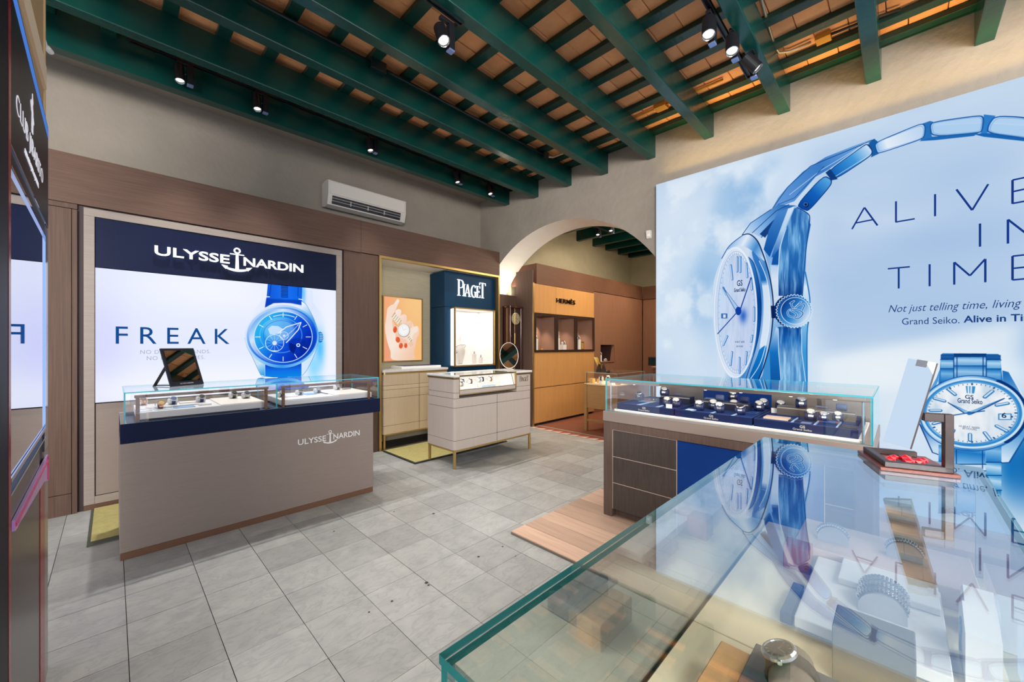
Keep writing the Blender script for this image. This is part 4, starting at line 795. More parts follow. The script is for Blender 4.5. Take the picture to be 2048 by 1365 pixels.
# ------------------------------------------------------------------ display trays and watches
def riser(x0, x1, y0, y1, z0, z1, label, slab=None):
    r = thing('display_riser', label, 'display tray', ((x0+x1)/2, (y0+y1)/2, z0), 'white trays in the left counter')
    box('plinth', x0+.03, x1-.03, y0+.03, y1-.03, z0, z0+.03, navy_d, r, bev=0); box('board', x0, x1, y0, y1, z0+.03, z1, white, r, bev=.002)
    if slab: box('slab', *slab, offw, r, bev=.002); 
    return r
riser(.11, .845, 3.565, 4.05, .839, .915, 'white display tray under glass at the left half of the navy counter', (.56, .84, 3.57, 4.045, .915, .921))
riser(.965, 1.72, 3.565, 4.05, .839, .915, 'white display tray under glass at the right half of the navy counter', (1.38, 1.715, 3.57, 4.045, .915, .921))
DIAL = dict(white=M('dial_white', (214, 210, 200), .45), black=M('dial_black', (24, 25, 30), .3), blue=M('dial_blue', (28, 62, 130), .25, metal=.3), silver=M('dial_silver', (196, 200, 206), .25, metal=.5), gold=M('dial_gold', (206, 176, 120), .3, metal=.6), skel=M('dial_skeleton', (92, 96, 104), .3, metal=.7))
BAND = dict(steel=steel, black=M('strap_black', (28, 28, 32), .5), blue=M('strap_blue', (30, 58, 116), .5), rose=M('rose_gold', (214, 160, 130), .25, metal=1), brown=M('strap_brown', (96, 66, 50), .6), white=M('strap_white', (232, 230, 226), .5))
CUSH = dict(navy=M('cushion_navy', (18, 32, 76), .6), white=M('cushion_white', (226, 226, 228), .5), taupe=taupe_l, cream=M('cushion_cream', (236, 228, 214), .5), clear=acr)
EX = bmesh
def watch(loc, yaw, label, group, dial='white', band='steel', cush='navy', phi=48, s=1., stand=None, ccat='watch holder', case=None, cgroup=None, wide=None):
    """watch strapped round a cushion: axis X, face towards -Y and up; cushion is a thing of its own"""
    a, b, w = .0255, .022, .0205; ca, cb = a-.0016, b-.0016; cz = cb+.0004
    Rz = Matrix.Rotation(yaw, 4, 'Z')
    stand = stand or f'{cush} holder of the {label}'
    st = tag(bpy.data.objects.new('watch_cushion', None), stand, ccat, cgroup or group+' : cushions'); COL.objects.link(st); st.empty_display_size = .02
    cw = wide or .046
    bm = bmesh.new(); N = 20
    f = [[bm.verts.new((x*.5*cw, ca*rr*math.sin(2*math.pi*k/N), cz+cb*rr*math.cos(2*math.pi*k/N))) for k in range(N)] for x, rr in ((-1, .9), (-.9, 1), (.9, 1), (1, .9))]
    for p, q in zip(f, f[1:]):
        for k in range(N): bm.faces.new([p[k], p[(k+1) % N], q[(k+1) % N], q[k]])
    bm.faces.new(f[0][::-1]); bm.faces.new(f[3]); bmesh.ops.recalc_face_normals(bm, faces=bm.faces[:])
    cu = bm_obj('pillow', bm, CUSH[cush], st, True)
    st.location = loc; st.rotation_euler = (0, 0, yaw); st.scale = (s, s, s)
    wt = tag(bpy.data.objects.new('wristwatch', None), label, 'watch', group); COL.objects.link(wt); wt.empty_display_size = .02
    vs, fc = [], []
    for k in range(N):
        an = 2*math.pi*k/N; up = max(0, math.cos(an-math.radians(-phi)))
        ww = w*(.82+.18*up)
        for rr in (1., 1.10):
            y, z = a*rr*math.sin(an), cz+b*rr*math.cos(an)
            z = max(z, .0002)
            vs += [(-ww/2, y, z), (ww/2, y, z)]
    for k in range(N):
        i, j = 4*k, 4*((k+1) % N)
        fc += [(i+2, i+3, j+3, j+2), (i, j, j+1, i+1), (i, i+2, j+2, j), (i+1, j+1, j+3, i+3)]
    bo = mesh('bracelet' if band in ('steel', 'rose') else 'strap', vs, fc, BAND[band], wt)
    an = math.radians(-phi); p = Vector((0, a*1.06*math.sin(an), cz+b*1.06*math.cos(an))); d = Vector((0, math.sin(an)/a, math.cos(an)/b)).normalized()
    cm = case or steel
    ca_ = lathe('case', p, d, [(0, 0), (.0165, 0), (.0195, .003), (.0195, .0065), (.0178, .0085), (.0158, .0085), (.0155, .0072)], cm, wt, 24, False)
    di_ = lathe('dial', p, d, [(.0156, .0071), (0, .0073)], DIAL[dial], wt, 24)
    u = Vector((1, 0, 0)); v = d.cross(u); hm = M('hands', (70, 74, 84), .3, metal=.6) if dial != 'black' else steel
    q = p+d*.0077
    def bar(ax, ay, bx, by, w_):
        A, B = q+u*ax+v*ay, q+u*bx+v*by; n = (B-A).normalized().cross(d)*w_; return [A-n, B-n, B+n, A+n]
    L = bar(0, 0, -.006, .005, .0006)+bar(0, 0, .008, .007, .0005); fc = [(0, 1, 2, 3), (4, 5, 6, 7)]
    for k in range(12):
        t_ = k*math.pi/6; L += bar(.0115*math.sin(t_), .0115*math.cos(t_), .0142*math.sin(t_), .0142*math.cos(t_), .0006); i = 8+4*k; fc.append((i, i+1, i+2, i+3))
    mesh('hands', L, fc, hm, di_); rod('crown', p+d*.0045+u*.019, p+d*.0045+u*.0225, .0026, cm, ca_, 8)
    wt.location = loc; wt.rotation_euler = (0, 0, yaw); wt.scale = (s, s, s)
    return wt, st
U_G = 'watches in the left counter'
u_l = [((.155, 4.0), 'black', 'rose', 'white', 'black dial watch beside the left rail post'), ((.235, 3.68), 'gold', 'rose', 'clear', 'gold dial watch at the front of the left white tray'), ((.318, 3.90), 'blue', 'blue', 'white', 'blue strapped watch nearest the left rail post'),
       ((.485, 3.90), 'black', 'blue', 'white', 'blue strapped watch beside the cream card'), ((.70, 3.93), 'black', 'black', 'white', 'dark strapped watch on the raised slab, left white tray'), ((.775, 3.86), 'skel', 'steel', 'white', 'open worked steel watch on the left raised slab'),
       ((1.01, 3.78), 'silver', 'black', 'white', 'black strapped watch by the glass divider'), ((1.17, 3.82), 'skel', 'black', 'white', 'skeleton dial watch on the right white tray'), ((1.335, 3.86), 'silver', 'blue', 'white', 'silver dial watch with blue strap, right white tray'), ((1.545, 3.94), 'silver', 'black', 'white', 'watch on the raised slab of the right white tray')]
for (x, y), d_, b_, c_, lb in u_l:
    z = .9215 if (.56 < x < .84 or x > 1.38) else .9155
    watch((x, y, z), .15, lb, U_G, d_, b_, c_, 50, 1.12, case=BAND['rose'] if b_ == 'rose' else None)
pale = M('card_pale', (206, 222, 234), .4); bcard = M('card_blue', (120, 170, 210), .35)
def card(nm, x0, x1, y0, y1, z0, z1, m, lb, g, cat='card'):
    o = box(nm, x0, x1, y0, y1, z0, z1, m, None, bev=.001); return tag(o, lb, cat, g)
UC = 'cards and blocks in the left counter'
card('price_card', .20, .30, 3.60, 3.70, .9152, .919, pale, 'pale blue card flat left of the gold dial watch', UC); card('price_card', .305, .42, 3.61, 3.72, .9152, .919, bcard, 'blue card flat at the middle front of the left white tray', UC); card('white_block', .445, .52, 3.66, 3.70, .9152, .926, white, 'small white nameplate block at the front of the left white tray', UC, 'block')
card('price_card', .36, .46, 3.90, 4.0, .9152, .921, offw, 'cream card between the two blue strapped watches', UC); card('price_card', .12, .19, 3.60, 3.72, .9152, .919, pale, 'pale card at the left front corner of the left white tray', UC)
card('price_card', 1.02, 1.13, 3.70, 3.78, .9152, .926, white, 'white nameplate block left of the skeleton dial watch', UC, 'block'); card('price_card', 1.21, 1.30, 3.76, 3.90, .9152, .92, bcard, 'blue striped card between skeleton and silver dial watches', UC); card('price_card', 1.36, 1.375, 3.70, 3.9, .9152, .922, M('tablet_grey', (90, 104, 120), .3), 'grey strip beside the right raised slab', UC); card('price_card', 1.60, 1.68, 3.92, 3.95, .9212, .928, M('tablet_grey', (90, 104, 120), .3), 'thin grey plate right of the last watch on the right tray', UC)
# easel mirror on that counter
t = thing('table_mirror', 'black framed easel mirror leaning on top of the left glass counter', 'mirror', (.39, 3.76, 1.06))
b0, b1 = Vector((.293, 3.70, 1.064)), Vector((.492, 3.80, 1.064)); U = (b1-b0).normalized(); w = (b1-b0).length
V = (Vector((-U.y, U.x, 0))*.42+Vector((0, 0, 1))).normalized(); h = .295; N = U.cross(V)
mesh('frame', [b0+U*a+V*b-N*c for c in (0, .012) for a, b in ((0, 0), (w, 0), (w, h), (0, h))], BF, M('mirror_frame', (20, 24, 40), .4), t)
mesh('looking_glass', [b0+U*a+V*b+N*.001 for a, b in ((.018, .036), (w-.018, .036), (w-.018, h-.018), (.018, h-.018))], [(0, 1, 2, 3)], mirror, t)
top = b0+U*.03+V*h*.62-N*.012; ft = b0+U*.0-N*.19; ft.z = 1.062
mesh('easel_leg', [top-U*.01, top+U*.012, ft+U*.012, ft-U*.01, top-U*.01-N*.006, top+U*.012-N*.006, ft+U*.012-N*.006, ft-U*.01-N*.006], BF, black, t); rod('brace', b0+U*.04-N*.01+V*.01, ft+U*.01+Vector((0, 0, .004)), .004, black, t)
text('lettering', 'ULYSSE NARDIN', b0+U*(w*.28)+V*.012+N*.001, U, V, w*.4, .009, white, t, .0005)
# mat behind the counter
t = thing('floor_mat', 'olive green anti-fatigue mat on the floor behind the left counter', 'mat', (.7, 4.3, 0))
box('base', -.122, 1.55, 3.89, 4.73, 0, .01, mat_g, t, bev=0); prism('pad', [(-.105, 3.935), (1.53, 3.935), (1.53, 4.72), (-.105, 4.72)], (0, 0, .01), X_, Y_, .008, mat_y, t)
mesh('bevelled_edge', [(-.122, 3.89, .0102), (1.55, 3.89, .0102), (1.53, 3.935, .018), (-.105, 3.935, .018)], [(0, 1, 2, 3)], mat_g, t)
# ------------------------------------------------------------------ air conditioner
t = thing('air_conditioner', 'cream split air conditioner mounted high on the plaster of the left wall', 'air conditioner', (2.4, 5.15, 3.1))
prof = [(5.24, 3.12), (5.24, 3.41), (5.08, 3.42), (5.03, 3.405), (5.03, 3.235), (5.066, 3.112), (5.15, 3.095)]
prism('body', [(a-5.24, b-3.1) for a, b in prof], (1.87, 5.24, 3.1), Y_, Z_, 1.07, plast, t)
box('front_panel', 1.89, 2.92, 5.02, 5.032, 3.238, 3.395, M('ac_front', (222, 216, 208), .35), t, bev=.004)
ao_ = mesh('air_outlet', [(1.92, 5.029, 3.222), (2.86, 5.029, 3.222), (2.86, 5.057, 3.125), (1.92, 5.057, 3.125)], [(3, 2, 1, 0)], M('ac_dark', (26, 27, 36), .5), t)
for k in range(2): box('louvre_blade', 1.92, 2.86, 5.020+.010*k, 5.044+.010*k, 3.188-.032*k, 3.192-.032*k, plast, ao_, bev=0)
for x in (2.15, 2.38, 2.61): box('louvre_link', x-.003, x+.003, 5.022, 5.046, 3.14, 3.20, plast, ao_, bev=0)
# ------------------------------------------------------------------ far bay : cabinet, tower, picture, island counter
def bands(t, x0, x1, y0, y1, zs, m, r, nm='drawer_front', corners=(1, 1, 0, 0)):
    for a, b in zs: vbox(nm, x0, x1, y0, y1, a, b, m, r, t, corners)
def gold_base(t, x0, x1, y0, y1, top=.205, w=.026):
    boxes('base_frame', [(x0, x1, y0, y0+w, top-.02, top), (x0, x1, y1-w, y1, top-.02, top), (x0, x0+w, y0+w, y1-w, top-.02, top), (x1-w, x1, y0+w, y1-w, top-.02, top)], brass, t)
    for x in (x0, x1-w):
        for y in (y0, y1-w): box('leg', x, x+w, y, y+w, 0, top-.02, brass, t)
t = thing('side_cabinet', 'cream limed oak cabinet on brass legs against the back of the far bay', 'cabinet', (2.95, 4.95, 0))
vbox('core', 2.445, 3.447, 4.735, 5.19, .206, .98, dark, .028, t)
bands(t, 2.442, 3.45, 4.73, 5.195, [(.206, .311), (.315, .671), (.675, .777), (.781, .832), (.836, .978)], piag_b, .03)
box('door_gap', 2.968, 2.972, 4.7285, 4.733, .21, .976, dark, t, bev=0); gold_base(t, 2.45, 3.446, 4.74, 5.19)
vbox('brass_band', 2.440, 3.453, 4.726, 5.2, .979, 1.006, brass, .03, t); vbox('marble_top', 2.43, 3.457, 4.71, 5.205, 1.007, 1.035, stone, .03, t)
t = thing('presentation_tray', 'white presentation tray with navy lining lying on the cream cabinet', 'tray', (3.05, 4.95, 1.036))
box('tray', 2.74, 3.38, 4.80, 5.10, 1.036, 1.068, white, t); box('lining', 2.80, 3.36, 4.84, 5.08, 1.0682, 1.0715, navy_d, t)
t = thing('advertising_lightbox', 'brass framed backlit peach picture of a hand holding a watch', 'picture', (2.98, 5.19, 1.6))
rect_frame('frame', (2.66, 5.208, 1.122), X_, Z_, .64, .937, .014, .05, brass, t); box('backing', 2.673, 3.287, 5.175, 5.206, 1.134, 2.046, dark, t, bev=0); art_hand().build('picture', t, .95)
t = thing('display_tower', 'petrol blue display tower with glowing white serif nameplate and lit showcase', 'display', (3.97, 5.0, 0))
boxes('body', [(3.46, 4.478, 4.822, 5.208, 1.935, 2.46), (3.46, 3.60, 4.822, 5.208, .0, 1.931), (4.36, 4.478, 4.822, 5.208, .0, 1.931), (3.60, 4.36, 4.822, 5.208, 0, 1.04), (3.60, 4.36, 5.12, 5.208, 1.04, 1.931)], tower_b, t, bev=.003)
inner = M('showcase_white', (244, 240, 236), .6)
boxes('showcase_lining', [(3.605, 4.355, 5.10, 5.118, 1.05, 1.92), (3.60, 3.606, 4.74, 5.10, 1.05, 1.92), (4.354, 4.36, 4.74, 5.10, 1.05, 1.92), (3.605, 4.355, 4.74, 5.10, 1.045, 1.06), (3.605, 4.355, 4.74, 5.10, 1.915, 1.925)], inner, t)
rect_frame('showcase_frame', (3.565, 4.735, 1.036), X_, Z_, .82, .89, .018, .022, brass, t); boxes('showcase_edge', [(3.565, 3.58, 4.735, 4.82, 1.036, 1.05), (3.565, 3.58, 4.735, 4.82, 1.912, 1.926), (4.37, 4.385, 4.735, 4.82, 1.036, 1.926), (3.58, 4.37, 4.735, 4.82, 1.036, 1.044), (3.58, 4.37, 4.735, 4.82, 1.918, 1.926)], brass, t)
ls = emis('led_white', (255, 250, 242), 2.2)
box('light_strip', 3.566, 3.574, 4.75, 4.818, 1.055, 1.905, ls, t, bev=0); boxes('inner_light_strip', [(3.607, 3.612, 4.745, 4.755, 1.07, 1.9), (4.346, 4.352, 4.745, 4.755, 1.07, 1.9)], ls, t)
pane('showcase_glass', 3.585, 4.367, 4.716, 4.722, 1.056, 1.906, gl, gl, t)
area('showcase_lamp', (3.97, 4.93, 1.90), (0, 0, -1), .7, .2, 5, (1, .97, .93), t)
SER = {'P': [((.08, 0), (.08, 1), .14)]+poly_bars([(.08, .97), (.25, .97)], .05)+poly_bars(arc(.25, .735, .2, 90, -90, 10, .235), .05, .13)+poly_bars([(.25, .5), (.08, .5)], .05)+[((-.05, .02), (.22, .02), .04), ((-.05, .98), (.1, .98), .04)],
       'I': [((0, 0), (0, .74), .13), ((-.12, .02), (.12, .02), .04), ((-.12, .73), (.12, .73), .04)],
       'A': [((-.2, 0), (.0, .76), .05), ((.18, 0), (.0, .76), .13), ((-.12, .24), (.1, .24), .04), ((-.29, .02), (-.11, .02), .04), ((.06, .02), (.3, .02), .04)],
       'G': poly_bars(arc(.0, .37, .22, 60, 300, 16, .37), .05, .13)+[((.12, .03), (.12, .34), .12), ((.02, .34), (.24, .34), .04), ((.11, .6), (.11, .74), .05)],
       'E': [((0, 0), (0, .74), .13), ((-.09, .02), (.26, .02), .04), ((-.09, .73), (.25, .73), .04), ((0, .39), (.17, .39), .04), ((.24, .02), (.26, .17), .045), ((.235, .73), (.245, .6), .045), ((.17, .33), (.17, .45), .04)],
       'T': [((0, 0), (0, 1), .14), ((-.13, .02), (.13, .02), .04), ((-.26, .97), (.26, .97), .05), ((-.26, .98), (-.27, .82), .05), ((.26, .98), (.27, .82), .05)]}
def serif_name(O, U, V, w, h, mat, par, d):
    xs = [.05, .55, .86, 1.42, 1.72, 2.2]
    for ch_, x in zip('PIAGET', xs):
        strokes('letter', [(((a[0]+x)/2.5*w, a[1]*h), ((b[0]+x)/2.5*w, b[1]*h))+tuple(q*h*.68 for q in r) for a, b, *r in SER[ch_]], O, U, V, .01, mat, par, d)
A_, B_ = ony(914, 592, 4.818), ony(971, 600, 4.818); serif_name((A_[0], 4.818, 2.115), X_, Z_, B_[0]-A_[0], .25, glow, t, .014)
sc = 'pieces in the lit showcase'
def lathed(nm, p, prof, m, lb, cat, g, parts=()):
    o = lathe(nm, p, Z_, prof, m, None, 24, True); return tag(o, lb, cat, g)
pale_w = M('pale_display', (226, 220, 216), .6)
# necklace bust, small stands inside the showcase
t = thing('necklace_bust', 'pale tall necklace bust standing in the lit showcase', 'bust', (3.84, 4.97, 1.06))
lathe('bust', (3.84, 4.97, 1.06), Z_, [(0, 0), (.05, 0), (.06, .02), (.085, .12), (.10, .2), (.085, .28), (.04, .34), (.03, .40), (.034, .45), (0, .46)], pale_w, t, 24, True)
tube('necklace', [(3.84+.09*math.cos(a), 4.97+.075*math.sin(a)-.028, 1.30+.06*math.sin(a)*-1+.02*abs(math.cos(a))) for a in np.linspace(math.pi, 2*math.pi, 12)], .004, M('jewel_grey', (176, 172, 176), .2, metal=1), t, 8)
for (x, h, lb) in ((3.665, .12, 'low pale stand left of the necklace bust'), (3.74, .17, 'narrow pale stand close beside the necklace bust'), (4.10, .16, 'pale column stand right of the necklace bust'), (4.24, .10, 'low pale stand at the right of the lit showcase')):
    t = thing('jewellery_stand', lb, 'stand', (x, 4.90, 1.06), sc); box('column', x-.025, x+.025, 4.88, 4.93, 1.06, 1.06+h, pale_w, t)
    lathe('ring_form', (x, 4.905, 1.06+h), Z_, [(0, 0), (.012, 0), (.009, .04), (0, .045)], M('jewel_grey', (176, 172, 176), .2, metal=1), t, 12, True)
# island counter
t = thing('island_counter', 'pale limed oak counter on brass legs with a glazed niche before the far bay', 'counter', (3.24, 3.73, 0))
x0, x1, y0, y1 = 2.617, 3.872, 3.47, 3.985
vbox('core', x0+.004, x1-.004, y0+.004, y1-.004, .206, .765, dark, .028, t)
bands(t, x0, x1, y0, y1, [(.206, .305), (.309, .667), (.671, .770)], piag, .03)
for z0, z1 in ((.774, .832), (.836, .981)):
    vbox('drawer_front', x0, 2.684, y0, y1, z0, z1, piag, .03, t, (1, 0, 0, 1)); vbox('drawer_front', 3.592, x1, y0, y1, z0, z1, piag, .03, t, (0, 1, 1, 0)); box('drawer_front', 2.684, 3.592, 3.86, y1, z0, z1, piag, t, bev=0)
boxes('core', [(x0+.01, 2.68, y0+.01, y1-.01, .76, .98), (3.596, x1-.01, y0+.01, y1-.01, .76, .98), (2.68, 3.596, 3.864, y1-.01, .76, .98)], dark, t)
box('door_gap', 3.254, 3.258, y0-.0012, y0+.004, .21, .768, dark, t, bev=0); gold_base(t, x0+.004, x1-.004, y0+.004, y1-.004)
for a, b in ((x0-.002, 2.684), (3.592, x1+.002)): box('brass_band', a, b, y0-.002, y1+.002, .982, 1.003, brass_d, t)
boxes('marble_top', [(x0-.01, 2.686, y0-.01, y1+.01, 1.004, 1.028), (3.59, x1+.01, y0-.01, y1+.01, 1.004, 1.028), (2.686, 3.59, 3.87, y1+.01, 1.004, 1.028)], stone, t, bev=.004)
rect_frame('niche_frame', (2.686, y0+.022, .803), X_, Z_, .904, .222, .009, .022, brass, t); box('niche_sill', 2.695, 3.581, y0+.006, y0+.02, .812, .858, piag, t); box('niche_sill_trim', 2.695, 3.581, y0+.004, y0+.02, .858, .864, brass_d, t, bev=0)
boxes('niche_lining', [(2.686, 2.69, y0+.02, 3.86, .80, 1.0), (3.586, 3.592, y0+.02, 3.86, .80, 1.0), (2.69, 3.586, 3.85, 3.86, .80, 1.0), (2.69, 3.586, y0+.02, 3.85, .84, .858)], inner, t)
mesh('niche_glass', [(2.696, y0+.012, .864), (3.58, y0+.012, .864), (3.58, y0+.045, 1.012), (2.696, y0+.045, 1.012)], [(0, 1, 2, 3)], gl, t); rod('glass_edge_bar', (2.696, y0+.046, 1.008), (3.575, y0+.046, 1.008), .004, black, t, 6); rod('glass_edge_bar', (3.56, y0+.012, .866), (3.545, y0+.046, 1.008), .003, black, t, 6)
pane('top_glass', 2.69, 3.588, y0+.0, 3.868, 1.016, 1.024, gl, ge_w, t)
box('light_strip', 2.70, 3.575, y0+.05, y0+.056, 1.006, 1.012, emis('led_soft', (255, 248, 238), .9), t, bev=0); area('niche_lamp', (3.13, 3.60, 1.010), (0, .4, -1), .85, .06, .6, (1, .96, .9), t)
A_, B_ = ony(1039, 763, y0), ony(1057, 757, y0); serif_name((A_[0], y0, .895), X_, Z_, B_[0]-A_[0], .068, M('name_brown', (96, 74, 58), .4), t, .003)
PG = 'watches in the island counter niche'
def plinth(x0, x1, y0, y1, z0, z1, lb, g, m=None, cat='plinth', nm='display_plinth'):
    return tag(box(nm, x0, x1, y0, y1, z0, z1, m or offw, None, bev=.002), lb, cat, g)
PP = 'white plinths in the island counter niche'
plinth(2.72, 2.88, 3.56, 3.68, .8582, .885, 'low white plinth at the left end of the island niche', PP); plinth(2.88, 3.06, 3.60, 3.80, .8582, .90, 'white plinth left of centre in the island niche', PP); plinth(3.07, 3.42, 3.58, 3.82, .8582, .912, 'longest white plinth in the island niche', PP)
plinth(3.06, 3.28, 3.52, 3.535, .8582, .885, 'white upright price rail before the longest plinth', PP, pale, 'price rail', 'price_rail')
for (x, y, z, bd, dl_, lb) in ((2.745, 3.62, .8855, 'steel', 'white', 'steel watch at the left end of the island niche'), (2.83, 3.62, .8855, 'steel', 'white', 'second steel watch in the island niche'), (2.80, 3.76, .8585, 'blue', 'white', 'dark blue strapped watch behind the two steel ones'), (2.91, 3.70, .9005, 'black', 'white', 'black strapped watch on the left plinth'), (3.0, 3.66, .9005, 'brown', 'white', 'brown strapped watch on the left plinth edge'),
                               (3.12, 3.64, .9125, 'steel', 'silver', 'silver dial watch on the longest plinth'), (3.20, 3.68, .9125, 'black', 'white', 'black strapped watch in the middle of the longest plinth'), (3.29, 3.63, .9125, 'rose', 'white', 'rose gold watch on the longest plinth'), (3.37, 3.70, .9125, 'black', 'white', 'last black strapped watch on the longest plinth')):
    watch((x, y, z), -.2, lb, PG, dl_, bd, 'cream', 8, 1.25)
# round vanity mirror on the counter
t = thing('vanity_mirror', 'oval tilted vanity mirror with white rim standing on the island counter', 'mirror', (3.75, 3.75, 1.028))
mc = Vector((3.79, 3.80, 1.222)); d = Vector((-.5, -.55, .46)).normalized(); U = d.cross(Vector((0, 0, 1))).normalized()*-1; V = d.cross(U)
if V.z < 0: V = -V; U = -U
el = [(math.cos(2*math.pi*k/40), math.sin(2*math.pi*k/40)) for k in range(40)]
rimm = M('rim_white', (228, 222, 212), .3)
prism('rim', [(a*.128, b*.205) for a, b in el], mc-d*.006, U, V, .008 if U.cross(V).dot(d) > 0 else -.008, rimm, t); prism('looking_glass', [(a*.121, b*.198) for a, b in el], mc+d*.0022, U, V, .0012 if U.cross(V).dot(d) > 0 else -.0012, mirror, t)
lathe('foot', (3.80, 3.82, 1.028), Z_, [(0, 0), (.075, 0), (.075, .006), (.03, .012), (.012, .03), (0, .032)], M('rim_white', (228, 222, 212), .3), t, 24, True); rod('stem', (3.81, 3.83, 1.04), mc-d*.006, .006, brass, t)
# mat in the bay
t = thing('floor_mat', 'olive mat with black edging under the far cabinet and island counter', 'mat', (3.4, 4.4, 0))
box('base', 2.42, 3.9, 3.945, 4.70, 0, .012, M('mat_black', (34, 34, 32), .8), t, bev=0); box('pad', 2.44, 3.88, 3.97, 4.70, .012, .018, mat_y, t, bev=.003)
# ------------------------------------------------------------------ long case clock in the arch jamb
t = thing('longcase_clock', 'glazed mahogany longcase clock with round silvered dial beside the arch', 'clock', (4.75, 4.64, .5))
cx0, cx1, y0 = 4.575, 4.86, 4.56
boxes('case', [(cx0, cx0+.03, y0, 4.738, .5, 1.99), (cx1-.03, cx1, y0, 4.738, .5, 1.99), (cx0, cx1, 4.715, 4.738, .5, 1.99), (cx0, cx1, y0, 4.738, .5, .56)], clockw, t, bev=.003); box('hood', cx0-.015, cx1+.015, y0-.015, 4.74, 1.975, 2.01, clockw, t, bev=.006)
box('back_board', cx0+.03, cx1-.03, 4.70, 4.714, .56, 1.97, M('clock_inside', (56, 30, 24), .5), t, bev=0)
dc = Vector(((cx0+cx1)/2, y0+.02, 1.80)); lathe('dial', dc, (0, -1, 0), [(0, 0), (.098, 0), (.098, .012), (.088, .016), (.085, .012), (0, .012)], M('clock_dial', (196, 180, 140), .35, metal=.3), t, 36)
L = []
for k in range(12): a = k*math.pi/6; L.append(((.066*math.sin(a), .066*math.cos(a)), (.082*math.sin(a), .082*math.cos(a)), .006))
L += [((0, 0), (.012, .055), .006), ((0, 0), (.05, -.01), .007), ((.0, -.045), (.02, -.045), .012)]
strokes('hour_marks', L, dc+Vector((0, -.0125, 0)), X_, Z_, .005, M('clock_ink', (50, 40, 30), .5), t, .001)
mid = (cx0+cx1)/2
rod('pendulum_rod', (mid-.035, 4.66, .95), (mid-.035, 4.66, 1.70), .005, brass, t, 8); boxes('pendulum_bracket', [(mid-.06, mid-.01, 4.655, 4.665, 1.50, 1.53), (mid-.062, mid-.054, 4.655, 4.665, 1.46, 1.58)], brass, t); lathe('pendulum_bob', (mid-.035, 4.655, .93), (0, -1, 0), [(0, 0), (.05, 0), (.045, .012), (0, .016)], brass, t, 24)
rod('weight', (mid+.055, 4.65, 1.38), (mid+.055, 4.65, 1.56), .014, brass, t, 16); pane('glass_door', cx0+.03, cx1-.03, y0+.002, y0+.005, .57, 1.965, gl, gl, t)
# ------------------------------------------------------------------ counter under the big picture
t = thing('glass_counter', 'brown veneered counter with blue felt panel and navy watch trays under glass', 'counter', (3.12, .89, 0))
gx, gx1, gy0, gy1 = 2.735, 3.53, .105, 1.682
box('end_panel', gx, gx1, gy1-.072, gy1, 0, .76, leg_w, t); box('end_panel', gx, gx1, gy0, gy0+.072, 0, .76, leg_w, t); box('top_rail', gx, gx1, gy0+.072, gy1-.072, .702, .76, leg_w, t)
box('carcass', gx+.03, gx1-.01, gy0+.073, gy1-.073, .08, .70, dark, t, bev=0); box('plinth', gx+.06, gx1-.02, gy0+.073, gy1-.073, 0, .079, leg_w, t, bev=0)
pale_l = M('pale_inlay', (202, 184, 172), .4)
for (a, b) in ((1.112, 1.606), (.181, .30)):
    for k, (c, d_) in enumerate(((.082, .284), (.288, .488), (.492, .697))): box('drawer_front', gx+.012, gx+.03, a, b, c, d_, greywood, t, bev=.001)
    boxes('inlay_line', [(gx+.0115, gx+.02, a, b, .2842, .2878), (gx+.0115, gx+.02, a, b, .4882, .4918), (gx+.0115, gx+.02, a, b, .6972, .701), (gx+.0115, gx+.02, a-.004, a, .082, .70), (gx+.0115, gx+.02, b, b+.004, .082, .70)], pale_l, t)
box('felt_panel', gx+.012, gx+.03, .304, 1.107, .082, .697, blue_fab, t)
box('deck', gx-.004, gx1, gy0-.004, gy1+.004, .762, .84, decks, t, bev=.003)
ZT = 1.096
pane('front_glass', gx+.012, gx+.022, gy0, gy1-.01, .841, ZT-.01, gl, ge_c, t); pane('side_glass', gx+.022, gx1-.02, gy1-.02, gy1-.01, .841, ZT-.01, gl, ge_c, t); pane('side_glass', gx+.022, gx1-.02, gy0, gy0+.01, .841, ZT-.01, gl, ge_c, t)
pane('top_glass', gx+.012, gx1-.01, gy0, gy1-.01, ZT-.01, ZT, gl, ge_c, t)
box('back_door', gx1-.03, gx1-.022, 1.19, 1.56, .845, ZT-.012, steel_b, t, bev=0); box('back_door', gx1-.03, gx1-.022, .70, 1.19, .845, ZT-.012, blue_fab, t, bev=0); box('back_door', gx1-.03, gx1-.022, gy0+.02, .70, .845, ZT-.012, steel_b, t, bev=0); box('back_post', gx1-.034, gx1-.03, .40, .425, .845, ZT-.012, steel, t, bev=0)
box('light_bar', gx+.026, gx+.052, gy0+.03, gy1-.04, ZT-.034, ZT-.012, steel_b, t); 
for y in (1.44, 1.24, .93, .72, .46, .26): lathe('bar_lamp', (gx+.039, y, ZT-.0345), (0, 0, -1), [(0, 0), (.009, 0), (.009, .002), (0, .002)], emis('bar_led', (255, 240, 220), 3.), t, 12)
area('bar_light', (gx+.045, .89, ZT-.04), (.35, 0, -1), 1.4, .02, 2.2, (1, .96, .9), t)
for y in (gy1-.045, gy0+.04): rod('post', (gx+.035, y, .841), (gx+.035, y, ZT-.014), .0055, steel, t, 10)
rod('back_rod', (gx1-.06, gy1-.07, .841), (gx1-.06, gy1-.07, ZT-.014), .005, steel, t, 8)
box('tray_base', gx+.05, gx1-.06, gy0+.045, gy1-.065, .8402, .856, white, t)
nv = M('tray_navy', (14, 32, 76), .5, spec=.25); nvf = M('tray_felt', (20, 46, 100), .85, spec=.2); nvd = M('riser_navy', (22, 28, 52), .4)
logo = M('tray_logo', (196, 190, 178), .4)
TG = 'navy trays in the counter under the big picture'
